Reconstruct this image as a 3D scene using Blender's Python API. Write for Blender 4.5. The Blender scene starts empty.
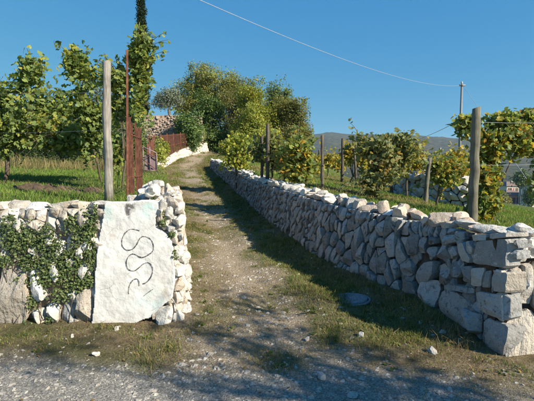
import bpy, math, random
import numpy as np
from mathutils import noise as mnoise, Vector
R = math.radians
random.seed(7); RNG = np.random.default_rng(7)
SC = bpy.context.scene
COL = SC.collection

# ------------------------------------------------------------------ camera, sky, sun, exposure
EYE = 1.6; FPX = 400.0; PITCH = math.atan(30.5 / 400.0)
cam = bpy.data.cameras.new('camera'); cam.lens = 36 * FPX / 534.0; cam.sensor_width = 36
cam.clip_start = 0.05; cam.clip_end = 8000
camo = bpy.data.objects.new('camera', cam); COL.objects.link(camo)
camo.location = (0, 0, EYE); camo.rotation_euler = (math.pi / 2 - PITCH, 0, 0)
SC.camera = camo
SUN_EL = R(32.5); SUN_AZ = (0.84, -0.54)
world = bpy.data.worlds.new('World'); SC.world = world; world.use_nodes = True
wn = world.node_tree.nodes; wl = world.node_tree.links
sky = wn.new('ShaderNodeTexSky'); sky.sky_type = 'NISHITA'; sky.sun_disc = False
sky.sun_elevation = SUN_EL; sky.sun_rotation = math.atan2(SUN_AZ[0], SUN_AZ[1])
sky.altitude = 300; sky.air_density = 0.6; sky.dust_density = 0.0; sky.ozone_density = 6.0
bg = wn['Background']; bg.inputs[1].default_value = 0.12
# a deep clear autumn blue: one response curve per channel over the whole sky
_sp = wn.new('ShaderNodeSeparateColor'); _cb = wn.new('ShaderNodeCombineColor'); wl.new(sky.outputs[0], _sp.inputs[0])
for _i, (_k, _g) in enumerate(((.35, 1.0), (1.10, .45), (2.18, .15))):
    _p = wn.new('ShaderNodeMath'); _p.operation = 'POWER'; wl.new(_sp.outputs[_i], _p.inputs[0]); _p.inputs[1].default_value = _g
    _m = wn.new('ShaderNodeMath'); _m.operation = 'MULTIPLY'; wl.new(_p.outputs[0], _m.inputs[0]); _m.inputs[1].default_value = _k; wl.new(_m.outputs[0], _cb.inputs[_i])
wl.new(_cb.outputs[0], bg.inputs[0])
sun = bpy.data.lights.new('sun', 'SUN'); sun.energy = 5.0; sun.angle = R(0.55); sun.color = (1.0, 0.91, 0.76)
suno = bpy.data.objects.new('sun', sun); COL.objects.link(suno); suno.location = (20, -15, 30)
_l = math.hypot(*SUN_AZ)
suno.rotation_euler = Vector((SUN_AZ[0] / _l * math.cos(SUN_EL), SUN_AZ[1] / _l * math.cos(SUN_EL), math.sin(SUN_EL))).to_track_quat('Z', 'Y').to_euler()
SC.view_settings.view_transform = 'Standard'; SC.view_settings.look = 'None'
SC.view_settings.exposure = 0.95; SC.view_settings.gamma = 1.0; SC.view_settings.use_curve_mapping = False

# ------------------------------------------------------------------ pixel helpers (photo pixels, 534 x 401)
FW = np.array([0, math.cos(PITCH), -math.sin(PITCH)]); UP = np.array([0, math.sin(PITCH), math.cos(PITCH)]); RT = np.array([1.0, 0, 0])
def ray(px, py): return RT * ((px - 267) / FPX) + UP * ((200.5 - py) / FPX) + FW
def at(px, py, Y):
    d = ray(px, py); return np.array([0, 0, EYE]) + d * (Y / d[1])
def xat(px, Y): return at(px, 170, Y)[0]

# ------------------------------------------------------------------ mesh helpers
def mk_mesh(name, V, F, smooth=True, sharp=0):
    V = np.asarray(V, dtype=np.float32); me = bpy.data.meshes.new(name)
    if isinstance(F, np.ndarray):
        n, k = F.shape
        me.vertices.add(len(V)); me.vertices.foreach_set('co', V.ravel())
        me.loops.add(n * k); me.loops.foreach_set('vertex_index', F.astype(np.int32).ravel())
        me.polygons.add(n); me.polygons.foreach_set('loop_start', np.arange(0, n * k, k, dtype=np.int32))
        me.update(calc_edges=True); me.validate()
    else:
        me.from_pydata([tuple(map(float, v)) for v in V], [], [tuple(map(int, f)) for f in F]); me.update()
    if len(me.polygons): me.polygons.foreach_set('use_smooth', np.full(len(me.polygons), smooth))
    if sharp: me.set_sharp_from_angle(angle=R(sharp))
    return me
def tag(o, label=None, cat=None, group=None, kind=None):
    if label: o['label'] = label
    if cat: o['category'] = cat
    if group: o['group'] = group
    if kind: o['kind'] = kind
    return o
def obj(name, V, F, mat, smooth=True, loc=None, sharp=None):
    V = np.asarray(V, dtype=float)
    if loc is not None: V = V - np.asarray(loc)
    me = mk_mesh(name, V, F, smooth, SHARP.get(name.split('.')[0], 0) if sharp is None else sharp); me.materials.append(mat)
    o = bpy.data.objects.new(name, me); COL.objects.link(o)
    if loc is not None: o.location = loc
    return o
def thing(name, loc, label, cat, group=None):
    o = bpy.data.objects.new(name, None); COL.objects.link(o); o.location = tuple(map(float, loc)); o.empty_display_size = 0.2
    return tag(o, label, cat, group, 'thing' if cat == 'stone wall' else None)
def wloc(o):
    l = np.array(o.location)
    return l + (wloc(o.parent) if o.parent else 0)
def part(root, name, V, F, mat, smooth=True, kind=None):
    V = np.asarray(V, dtype=float) - wloc(root)
    o = obj(name, V, F, mat, smooth); o.parent = root
    if kind: o['kind'] = kind
    return o
SHARP = {k: 28 for k in ('stone', 'far_stones', 'coping_stone', 'far_coping_stones', 'heaped_stone', 'corner_stone', 'stones', 'boulder', 'rock')}
class Join:
    def __init__(s): s.V = []; s.F = []; s.n = 0
    def add(s, V, F):
        V = np.asarray(V, dtype=float); s.V.append(V); s.F += [tuple(i + s.n for i in f) for f in F]; s.n += len(V)
    def get(s): return np.vstack(s.V), s.F
def tube(P, r, seg=8, jit=0.0, cap=True, seed=0):
    P = np.asarray(P, float); n = len(P); r = np.broadcast_to(np.asarray(r, float), (n,)); rg = np.random.default_rng(seed)
    V = []; ref = np.array([0.31, 0.95, 0.05])
    for i in range(n):
        t = P[min(i + 1, n - 1)] - P[max(i - 1, 0)]; t = t / (np.linalg.norm(t) + 1e-9)
        if abs(t @ ref) > .97: ref = np.array([0.9, 0.1, 0.4])
        a = np.cross(t, ref); a /= np.linalg.norm(a); b = np.cross(t, a)
        for k in range(seg):
            an = 2 * math.pi * k / seg; q = r[i] * (1 + jit * (rg.random() - .5))
            V.append(P[i] + (a * math.cos(an) + b * math.sin(an)) * q)
    F = [(i * seg + k, i * seg + (k + 1) % seg, (i + 1) * seg + (k + 1) % seg, (i + 1) * seg + k) for i in range(n - 1) for k in range(seg)]
    if cap:
        F.append(tuple(range(seg))[::-1]); F.append(tuple((n - 1) * seg + k for k in range(seg)))
    return np.array(V), F
def box(x0, x1, y0, y1, z0, z1):
    V = [(x, y, z) for z in (z0, z1) for y in (y0, y1) for x in (x0, x1)]
    return np.array(V, float), [(0, 2, 3, 1), (4, 5, 7, 6), (0, 1, 5, 4), (2, 6, 7, 3), (0, 4, 6, 2), (1, 3, 7, 5)]
def nv(p, f, amp):
    w = mnoise.noise_vector(Vector((p[0] * f, p[1] * f, p[2] * f))); return np.array(w) * amp

# ------------------------------------------------------------------ materials
def newmat(name):
    m = bpy.data.materials.new(name); m.use_nodes = True; nt = m.node_tree
    return m, nt, nt.nodes['Principled BSDF']
def N(nt, t, **k):
    n = nt.nodes.new(t)
    for a, b in k.items(): setattr(n, a, b)
    return n
def noi(nt, scale, detail=4, rough=.6, vec=None, dist=0.0):
    n = N(nt, 'ShaderNodeTexNoise'); n.inputs['Scale'].default_value = scale; n.inputs['Detail'].default_value = detail
    n.inputs['Roughness'].default_value = rough; n.inputs['Distortion'].default_value = dist
    if vec is not None: nt.links.new(vec, n.inputs['Vector'])
    return n.outputs['Fac']
def ramp(nt, fac, stops, interp='LINEAR'):
    r = N(nt, 'ShaderNodeValToRGB'); r.color_ramp.interpolation = interp; e = r.color_ramp.elements
    while len(e) < len(stops): e.new(.5)
    for i, (p, c) in enumerate(stops):
        e[i].position = p; e[i].color = (c if hasattr(c, '__len__') else (c, c, c)) if hasattr(c, '__len__') and len(c) == 4 else ((*c, 1) if hasattr(c, '__len__') else (c, c, c, 1))
    nt.links.new(fac, r.inputs[0]); return r.outputs[0]
def mix(nt, fac, a, b, blend='MIX'):
    m = N(nt, 'ShaderNodeMix', data_type='RGBA', blend_type=blend)
    for s, v in ((0, fac), (6, a), (7, b)):
        if hasattr(v, 'is_linked'): nt.links.new(v, m.inputs[s])
        elif s == 0: m.inputs[0].default_value = v
        else: m.inputs[s].default_value = (*v, 1) if hasattr(v, '__len__') else (v, v, v, 1)
    return m.outputs[2]
def mth(nt, op, a, b=0.0):
    m = N(nt, 'ShaderNodeMath', operation=op)
    for i, v in enumerate((a, b)):
        if hasattr(v, 'is_linked'): nt.links.new(v, m.inputs[i])
        else: m.inputs[i].default_value = v
    return m.outputs[0]
def bump(nt, bs, hs, strength=.5, dist=.02):
    prev = None
    for h, s, d in hs:
        b = N(nt, 'ShaderNodeBump'); b.inputs['Strength'].default_value = s; b.inputs['Distance'].default_value = d
        nt.links.new(h, b.inputs['Height'])
        if prev is not None: nt.links.new(prev, b.inputs['Normal'])
        prev = b.outputs[0]
    nt.links.new(prev, bs.inputs['Normal'])
def pos(nt): return N(nt, 'ShaderNodeNewGeometry').outputs['Position']
def attr(nt, name): a = N(nt, 'ShaderNodeAttribute', attribute_name=name); return a.outputs['Fac']
def rnd(nt):
    g = N(nt, 'ShaderNodeNewGeometry'); o = N(nt, 'ShaderNodeObjectInfo')
    return mth(nt, 'FRACT', mth(nt, 'ADD', g.outputs['Random Per Island'], mth(nt, 'MULTIPLY', o.outputs['Random'], 7.31)))
def base(m, nt, bs, col, rough=.9, spec=.2):
    if hasattr(col, 'is_linked'): nt.links.new(col, bs.inputs['Base Color'])
    else: bs.inputs['Base Color'].default_value = (*col, 1)
    bs.inputs['Roughness'].default_value = rough; bs.inputs['Specular IOR Level'].default_value = spec
    return m
def N_off(nt, p, k):
    v = N(nt, 'ShaderNodeVectorMath', operation='ADD'); nt.links.new(p, v.inputs[0]); v.inputs[1].default_value = (k, k * .7, -k); return v.outputs[0]
def stone_mat(name, c0, c1, lichen=(.09, .085, .075), lic=.55, warm=None, groove=False, bs_=1.0):
    m, nt, bs = newmat(name); p = pos(nt); r = rnd(nt)
    tone = ramp(nt, r, [(0, tuple(.72 * a for a in c0)), (.3, c1), (.5, c0), (.72, tuple(min(.8, 1.12 * a) for a in c1)), (.86, (c0[0] * 1.08, c0[1] * .95, c0[2] * .8)), (1, c1)])
    c = mix(nt, ramp(nt, noi(nt, 7, 6, .65, p), [(.3, 0), (.72, 1)]), tone, mix(nt, .45, tone, c1))
    if warm: c = mix(nt, ramp(nt, noi(nt, 3.1, 3, .6, p), [(.52, 0), (.68, .75)]), c, warm)
    c = mix(nt, ramp(nt, noi(nt, 15, 6, .75, p, .6), [(lic, 0), (lic + .13, .8)]), c, lichen)
    c = mix(nt, ramp(nt, noi(nt, 75, 4, .7, p), [(.35, .55), (.62, 1)]), (0.0, 0.0, 0.0), c) if False else mix(nt, 1.0, c, ramp(nt, noi(nt, 75, 4, .7, p), [(.3, .78), (.6, 1.04)]), 'MULTIPLY')
    c = mix(nt, ramp(nt, noi(nt, 8.5, 5, .7, N_off(nt, p, 13.7), .8), [(.60, 0), (.68, .55)]), c, tuple(min(.75, x * 1.35) for x in c1))
    c = mix(nt, ramp(nt, noi(nt, 19, 4, .7, N_off(nt, p, 5.1), .5), [(.66, 0), (.72, .5)]), c, (.30, .20, .07))
    hs = [(noi(nt, 11, 5, .6, p), .7 * bs_, .05), (noi(nt, 55, 6, .7, p), .75 * bs_, .014)]
    if groove:
        mp = N(nt, 'ShaderNodeMapping'); mp.inputs['Scale'].default_value = (16, 16, 2.2); nt.links.new(p, mp.inputs['Vector'])
        hs.append((noi(nt, 1.0, 3, .5, mp.outputs[0], .4), .9, .05))
    v = N(nt, 'ShaderNodeTexVoronoi', feature='DISTANCE_TO_EDGE'); v.inputs['Scale'].default_value = 9; nt.links.new(p, v.inputs['Vector'])
    hs.append((ramp(nt, v.outputs['Distance'], [(0, 0), (.03, 1)]), .25 * bs_, .01))
    bump(nt, bs, hs); return base(m, nt, bs, c, .92, .15)
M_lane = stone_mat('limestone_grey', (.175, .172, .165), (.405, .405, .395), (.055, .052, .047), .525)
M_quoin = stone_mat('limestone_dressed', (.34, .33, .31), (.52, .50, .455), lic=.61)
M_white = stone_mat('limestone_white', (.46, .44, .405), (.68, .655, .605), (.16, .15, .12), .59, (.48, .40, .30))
M_peach = stone_mat('limestone_peach', (.42, .34, .265), (.60, .51, .42), (.15, .12, .10), .58)
M_groove = stone_mat('limestone_fluted', (.34, .30, .25), (.52, .47, .40), lic=.60, groove=True)
M_curb = stone_mat('limestone_pale_kerb', (.44, .41, .36), (.58, .54, .48), (.25, .22, .18), .60)
M_back = stone_mat('limestone_old_rubble', (.27, .205, .165), (.42, .335, .275), (.13, .10, .08), .55)
M_gravel = stone_mat('gravel_limestone', (.26, .235, .205), (.46, .43, .38), lic=.66)
def core_mat():
    m, nt, bs = newmat('rubble_soil'); p = pos(nt)
    c = ramp(nt, noi(nt, 14, 5, .6, p), [(.3, (.045, .036, .028)), (.7, (.13, .11, .085))])
    bump(nt, bs, [(noi(nt, 20, 5, .7, p), .8, .05)]); return base(m, nt, bs, c)
M_core = core_mat()
def leaf_mat(name, stops, trans=.42, spec=.25, rough=.5):
    m, nt, bs = newmat(name); g = N(nt, 'ShaderNodeNewGeometry').outputs['Random Per Island']; p = pos(nt)
    f = mth(nt, 'ADD', mth(nt, 'MULTIPLY', g, .62), mth(nt, 'MULTIPLY', noi(nt, 1.3, 2, .5, p), .45))
    c = ramp(nt, f, stops); base(m, nt, bs, c, rough, spec)
    t = N(nt, 'ShaderNodeBsdfTranslucent'); nt.links.new(mix(nt, 1.0, c, (1.25, 1.2, .7), 'MULTIPLY'), t.inputs[0])
    x = N(nt, 'ShaderNodeMixShader'); x.inputs[0].default_value = trans
    nt.links.new(bs.outputs[0], x.inputs[1]); nt.links.new(t.outputs[0], x.inputs[2]); nt.links.new(x.outputs[0], nt.nodes['Material Output'].inputs[0])
    return m
G1, G2, G3 = (.07, .11, .038), (.14, .195, .055), (.235, .295, .085)
YG, YE, OR, BR, RD = (.32, .34, .07), (.42, .32, .05), (.42, .17, .04), (.16, .09, .045), (.30, .06, .03)
L_vine_green = leaf_mat('vine_leaf_green', [(.1, G1), (.4, G2), (.62, G3), (.8, YG), (.92, YE)])
L_vine_mix = leaf_mat('vine_leaf_turning', [(.1, G1), (.35, G2), (.52, G3), (.64, YG), (.78, YE), (.9, OR), (.97, BR)])
L_vine_red = leaf_mat('vine_leaf_reddening', [(.1, G1), (.32, G2), (.52, G3), (.64, YG), (.80, YE), (.90, OR), (.98, RD)])
L_vine_yellow = leaf_mat('vine_leaf_yellow', [(.1, G2), (.35, YG), (.6, YE), (.9, (.5, .38, .07))])
L_vine_olive = leaf_mat('vine_leaf_olive', [(.1, (0.084, 0.118, 0.050)), (.45, (0.168, 0.202, 0.084)), (.7, (0.286, 0.286, 0.101)), (.9, (0.420, 0.286, 0.101))])
L_tree_gold = leaf_mat('tree_leaf_gold_green', [(.1, (0.075, 0.112, 0.035)), (.4, (0.175, 0.219, 0.056)), (.66, (0.312, 0.312, 0.075)), (.92, (0.475, 0.362, 0.094))])
L_tree_ivy = leaf_mat('tree_leaf_dark_green', [(.1, (0.030, 0.059, 0.020)), (.45, (0.075, 0.133, 0.033)), (.75, (0.141, 0.200, 0.049)), (.95, (0.233, 0.250, 0.067))], .2)
L_tree_mid = leaf_mat('tree_leaf_mid_green', [(.1, (0.060, 0.090, 0.030)), (.45, (0.128, 0.180, 0.045)), (.75, (0.225, 0.270, 0.068)), (.95, (0.360, 0.330, 0.090))])
L_tree_brown = leaf_mat('tree_leaf_brown_green', [(.1, (0.069, 0.100, 0.035)), (.4, (0.163, 0.194, 0.056)), (.68, (0.263, 0.250, 0.081)), (.95, (0.375, 0.263, 0.106))])
L_tree_lime = leaf_mat('tree_leaf_yellow_green', [(.1, (0.101, 0.151, 0.034)), (.45, (0.254, 0.304, 0.059)), (.75, (0.405, 0.405, 0.068)), (.95, (0.506, 0.338, 0.085))])
L_cypress = leaf_mat('cypress_leaf', [(.1, (.012, .026, .012)), (.6, (.03, .055, .022)), (.95, (.055, .08, .03))], .1)
L_olive = leaf_mat('olive_leaf', [(.1, (0.081, 0.103, 0.069)), (.5, (0.161, 0.190, 0.127)), (.9, (0.276, 0.299, 0.218))], .15)
L_olive_dark = leaf_mat('shrub_leaf_grey_green', [(.1, (.05, .065, .035)), (.5, (.11, .135, .075)), (.9, (.20, .215, .13))], .25)
L_ivy = leaf_mat('ivy_leaf', [(.1, (.03, .05, .018)), (.45, (.075, .115, .035)), (.75, (.14, .17, .055)), (.95, (.22, .21, .09))], .15, .3, .55)
L_grass = leaf_mat('grass_blade', [(.1, (0.057, 0.103, 0.021)), (.4, (0.115, 0.172, 0.034)), (.65, (0.207, 0.230, 0.063)), (.85, (0.345, 0.287, 0.127))], .3, .1, .7)
L_grass_lush = leaf_mat('grass_blade_lush', [(.1, (0.066, 0.138, 0.024)), (.5, (0.132, 0.228, 0.038)), (.8, (0.228, 0.288, 0.060)), (.95, (0.336, 0.300, 0.120))], .3, .1, .7)
L_grass_dry = leaf_mat('grass_blade_dry', [(.1, (.11, .11, .035)), (.4, (.22, .17, .075)), (.7, (.33, .24, .12)), (.9, (.40, .30, .17))], .3, .1, .8)
L_grass_tall = leaf_mat('grass_blade_tall', [(.1, (.08, .10, .03)), (.4, (.16, .15, .06)), (.7, (.26, .21, .10)), (.9, (.36, .28, .14))], .3, .1, .8)
L_grass_tuft = leaf_mat('grass_blade_dark', [(.1, (.035, .06, .014)), (.45, (.075, .105, .025)), (.75, (.13, .15, .04)), (.95, (.22, .19, .07))], .25, .1, .7)
L_litter = leaf_mat('fallen_leaf', [(.1, (.10, .06, .03)), (.5, (.22, .13, .05)), (.8, (.33, .22, .07)), (.95, (.4, .32, .12))], .15, .1, .8)
def wood_mat(name, a, b, sc=1.0):
    m, nt, bs = newmat(name); p = pos(nt); mp = N(nt, 'ShaderNodeMapping'); mp.inputs['Scale'].default_value = (70 * sc, 70 * sc, 4 * sc); nt.links.new(p, mp.inputs[0])
    g = noi(nt, 1, 4, .65, mp.outputs[0])
    c = mix(nt, ramp(nt, noi(nt, 6, 4, .6, p), [(.45, 0), (.7, .6)]), ramp(nt, g, [(.3, a), (.7, b)]), tuple(x * .55 for x in a))
    bump(nt, bs, [(g, .7, .01)]); return base(m, nt, bs, c, .88, .15)
M_wood_pale = wood_mat('weathered_grey_wood', (.15, .138, .115), (.36, .335, .29))
M_wood = wood_mat('greenish_post_wood', (.11, .105, .075), (.23, .21, .155))
M_wood_dark = wood_mat('dark_stake_wood', (.075, .062, .047), (.17, .14, .105))
M_bark = wood_mat('vine_bark', (.07, .052, .037), (.16, .125, .09), .6)
M_bark_grey = wood_mat('olive_bark', (.10, .09, .075), (.21, .19, .16), .5)
def rust_mat():
    m, nt, bs = newmat('rusty_steel'); p = pos(nt)
    c = ramp(nt, noi(nt, 9, 6, .7, p), [(.3, (.06, .024, .017)), (.5, (.125, .048, .03)), (.7, (.22, .095, .055))])
    bump(nt, bs, [(noi(nt, 80, 4, .7, p), .4, .005)]); base(m, nt, bs, c, .85, .3); return m
M_rust = rust_mat()
def plain(name, c, rough=.8, metal=0.0, var=.25, sc=20):
    m, nt, bs = newmat(name); p = pos(nt)
    col = ramp(nt, noi(nt, sc, 4, .6, p), [(.3, tuple(x * (1 - var) for x in c)), (.7, tuple(min(1, x * (1 + var * .5)) for x in c))])
    base(m, nt, bs, col, rough, .3); bs.inputs['Metallic'].default_value = metal; return m
M_gate = plain('faded_mauve_gate_paint', (.27, .19, .20), .7)
M_wire = plain('wire_metal', (.45, .45, .46), .5, .3)
M_pole = plain('galvanised_pole', (.20, .20, .20), .6, .2)
M_lid = plain('cast_iron_lid', (.20, .21, .225), .8, 0, .3, 30)
def spray_mat():
    m, nt, bs = newmat('black_spray_paint'); p = pos(nt)
    c = mix(nt, ramp(nt, noi(nt, 48, 5, .8, p), [(.46, 0), (.62, .85)]), (.035, .035, .038), (.45, .44, .42)); return base(m, nt, bs, c, .8, .15)
M_black = spray_mat()

# ------------------------------------------------------------------ terrain
LY = [-5000, 4, 6, 8, 10, 13, 16, 19, 22, 25, 28, 32, 40, 60]; LZ = [0, 0, .09, .21, .33, .48, .66, .92, 1.26, 1.7, 2.3, 3.05, 3.7, 4.5]
XRY = [-50, 3.36, 3.85, 4.28, 4.77, 5.27, 5.8, 6.4, 8, 9.5, 12.7, 19, 25, 28, 32, 40, 80]; XRX = [2.02, 2.02, 1.95, 1.86, 1.75, 1.49, 1.2, .87, .46, .07, -.54, -1.86, -3.56, -3.2, -2.2, 0, 8]
XLY = [-50, 4.1, 9, 13, 19, 24, 28, 31, 34, 40, 80]; XLX = [-.86, -.86, -1.95, -2.85, -4.9, -6.4, -6.2, -5.2, -4.2, -2.2, 6]
TLY = [0, 4.3, 6, 10, 15, 20, 24, 28, 31, 45, 90]; TLZ = [1.16, 1.16, 1.25, 1.40, 1.62, 1.9, 2.15, 2.9, 3.6, 4.6, 6]
TRY = [0, 3.5, 6, 9, 13, 19, 25, 32, 45, 90]; TRZ = [.82, .82, 1.0, 1.22, 1.42, 1.8, 2.2, 3.0, 3.9, 4.5]
def sst(a, b, x):
    t = np.clip((x - a) / (b - a), 0, 1); return t * t * (3 - 2 * t)
_pg = RNG.random((64, 64))
def vnoise(x, y, f):
    x = np.asarray(x) * f; y = np.asarray(y) * f; xi = np.floor(x).astype(int); yi = np.floor(y).astype(int); fx = x - xi; fy = y - yi
    fx = fx * fx * (3 - 2 * fx); fy = fy * fy * (3 - 2 * fy)
    g = lambda a, b: _pg[a % 64, b % 64]
    return (g(xi, yi) * (1 - fx) + g(xi + 1, yi) * fx) * (1 - fy) + (g(xi, yi + 1) * (1 - fx) + g(xi + 1, yi + 1) * fx) * fy
def fbm(x, y, f, o=3):
    s = 0; a = 1; t = 0
    for i in range(o): s = s + a * vnoise(np.asarray(x) + 17.3 * i, np.asarray(y) - 9.1 * i, f * 2 ** i); t += a; a *= .5
    return s / t
def weights(x, y):
    xl = np.interp(y, XLY, XLX); xr = np.interp(y, XRY, XRX)
    wl_ = sst(.15, .42, xl - x) * sst(4.28, 4.55, y); wr_ = sst(.15, .42, x - xr) * sst(3.50, 3.78, y)
    return wl_, wr_, xl, xr
def terrain(x, y):
    x = np.asarray(x, float); y = np.asarray(y, float); wl_, wr_, xl, xr = weights(x, y)
    lane = np.interp(y, LY, LZ); left = np.interp(y, TLY, TLZ) + .02 * np.clip(xl - x - 2, 0, 30)
    up = sst(31.0, 31.6, y) * sst(-4.4, -5.6, x); left = left * (1 - up) + (5.75 + .03 * np.clip(y - 31, 0, 60)) * up
    d = np.clip(x - xr - .9, 0, None)
    right = np.interp(y, TRY, TRZ) - .155 * np.clip(d, 0, 60) - .10 * np.clip(y - 23, 0, None) * sst(3, 8, d) - .05 * np.clip(d - 60, 0, None)
    lo = -17.0; right = np.where(right < lo + 4, lo + 4 * np.exp((right - lo - 4) / 4), right)
    near = np.exp(-np.clip(y - 14, 0, None) / 8)
    lw = np.clip(1 - wl_ - wr_, 0, 1)
    mid = (xl + xr) / 2; c = (x - mid)
    rut = -.035 * np.exp(-((c + .25) / .22) ** 2) - .03 * np.exp(-((c - .75) / .22) ** 2) + .03 * np.exp(-((c - .25) / .2) ** 2)
    bumpz = (fbm(x, y, .9, 3) - .5) * .10 + (fbm(x, y, 5.0, 3) - .5) * .045
    edge = .07 * np.exp(-np.clip(xr - x, 0, None) / .25) * sst(3.3, 4.2, y) * lw + .05 * np.exp(-np.clip(x - xl, 0, None) / .2) * sst(3.8, 4.4, y) * lw
    roadflat = sst(3.1, 4.4, y)
    return lane * lw + left * wl_ + right * wr_ + bumpz * (.25 + .75 * roadflat) + rut * lw * roadflat * near + edge
def tz(x, y): return float(terrain(np.array([x]), np.array([y]))[0])
def axis(dense, lo, hi, g=1.22):
    a = list(dense); s = a[1] - a[0]; v = a[0]; pre = []
    while v > lo: s *= g; v -= s; pre.append(v)
    s = a[-1] - a[-2]; v = a[-1]; post = []
    while v < hi: s *= g; v += s; post.append(v)
    return np.array(pre[::-1] + a + post)
gx = axis(np.arange(-6, 6, .075), -2500, 3500, 1.13); gy = axis(np.concatenate([np.arange(2.0, 12, .075), np.arange(12, 36, .18)]), -400, 4200, 1.16)
GX, GY = np.meshgrid(gx, gy); GZ = terrain(GX.ravel(), GY.ravel())
nx, ny = len(gx), len(gy); ii = (np.arange(ny - 1)[:, None] * nx + np.arange(nx - 1)[None]).ravel()
def masks(x, y):
    wl_, wr_, xl, xr = weights(x, y); n1 = fbm(x, y, 1.1, 4); n2 = fbm(x + 30, y + 11, 3.2, 3)
    edge_y = np.interp(x, [-6, -2.2, -.6, .6, 1.6, 6], [3.36, 3.30, 2.88, 3.0, 2.9, 2.85])
    road = sst(.28, -.28, y - edge_y + (n1 - .5) * 1.1 + (n2 - .5) * .35)
    mid = np.interp(y, [3, 4, 6, 9, 13, 19, 25, 30], [0.05, -.05, -.35, -.95, -1.75, -3.3, -4.9, -5.0])
    w = np.interp(y, [3, 5, 9, 20], [.9, .62, .6, .7])
    path = np.exp(-((x - mid) / w) ** 2) * (.55 + .9 * n1)
    path = np.clip(path * 1.25 - (n2 - .5) * .9, 0, 1) * (1 - wl_) * (1 - wr_)
    green = np.clip((fbm(x - 7, y + 3, 1.6, 3) - .42) * 4, 0, 1)
    green = np.clip(green + (.75 * np.exp(-((x - xr + .55) / .5) ** 2) + .5 * np.exp(-((x - mid - .75) / .25) ** 2)) * sst(.3, .6, n1 + .1) * sst(3.2, 4.2, y), 0, 1)
    path = path * (1 - .5 * green)
    terr = np.clip(wl_ + wr_, 0, 1)
    far = sst(40, 140, np.hypot(x, y))
    return road * (1 - terr), path, green, terr, far
mr, mp_, mg, mt, mf = masks(GX.ravel(), GY.ravel())
def ground_mat():
    m, nt, bs = newmat('earth_gravel_grass'); p = pos(nt)
    fine = noi(nt, 60, 6, .75, p); med = noi(nt, 9, 5, .65, p)
    dirt = ramp(nt, med, [(.3, (.12, .088, .05)), (.5, (.205, .152, .09)), (.72, (.30, .235, .15))])
    pathc = ramp(nt, fine, [(.3, (.19, .145, .09)), (.5, (.36, .285, .195)), (.7, (.58, .50, .39))])
    v = N(nt, 'ShaderNodeTexVoronoi'); v.inputs['Scale'].default_value = 95; nt.links.new(p, v.inputs['Vector'])
    vr = N(nt, 'ShaderNodeTexVoronoi'); vr.inputs['Scale'].default_value = 42; nt.links.new(p, vr.inputs['Vector'])
    sep = N(nt, 'ShaderNodeSeparateColor'); nt.links.new(v.outputs['Color'], sep.inputs[0])
    grav = ramp(nt, sep.outputs[0], [(0, (.21, .195, .17)), (.5, (.33, .31, .275)), (1, (.46, .435, .39))])
    grav = mix(nt, ramp(nt, noi(nt, 4, 4, .6, p), [(.5, 0), (.75, .5)]), grav, (.16, .14, .11))
    grass = ramp(nt, med, [(.3, (.05, .065, .02)), (.55, (.085, .10, .035)), (.75, (.14, .135, .06))])
    terrg = ramp(nt, med, [(.3, (.06, .085, .02)), (.55, (.11, .14, .035)), (.75, (.19, .19, .07))])
    c = mix(nt, mth(nt, 'MULTIPLY', attr(nt, 'green'), .65), dirt, grass)
    c = mix(nt, attr(nt, 'path'), c, pathc); c = mix(nt, attr(nt, 'terrace'), c, terrg); c = mix(nt, attr(nt, 'road'), c, grav)
    fc = ramp(nt, noi(nt, .035, 5, .65, p), [(.35, (.045, .065, .025)), (.55, (.09, .11, .04)), (.7, (.16, .15, .07))])
    c = mix(nt, attr(nt, 'far'), c, fc)
    c = mix(nt, 1.0, c, ramp(nt, fine, [(.3, .72), (.65, 1.08)]), 'MULTIPLY')
    bump(nt, bs, [(med, .7, .06), (vr.outputs['Distance'], .6, .03), (v.outputs['Distance'], .5, .012), (fine, .8, .02)])
    return base(m, nt, bs, c, .95, .1)
ground = obj('ground', np.stack([GX.ravel(), GY.ravel(), GZ], 1), np.stack([ii, ii + 1, ii + nx + 1, ii + nx], 1), ground_mat())
for nm, a in (('road', mr), ('path', mp_), ('green', mg), ('terrace', mt), ('far', mf)):
    at_ = ground.data.attributes.new(nm, 'FLOAT', 'POINT'); at_.data.foreach_set('value', a.astype(np.float32))
tag(ground, 'stony lane of pale dirt climbing between stone walls with grassy terraces', kind='structure')

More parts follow.
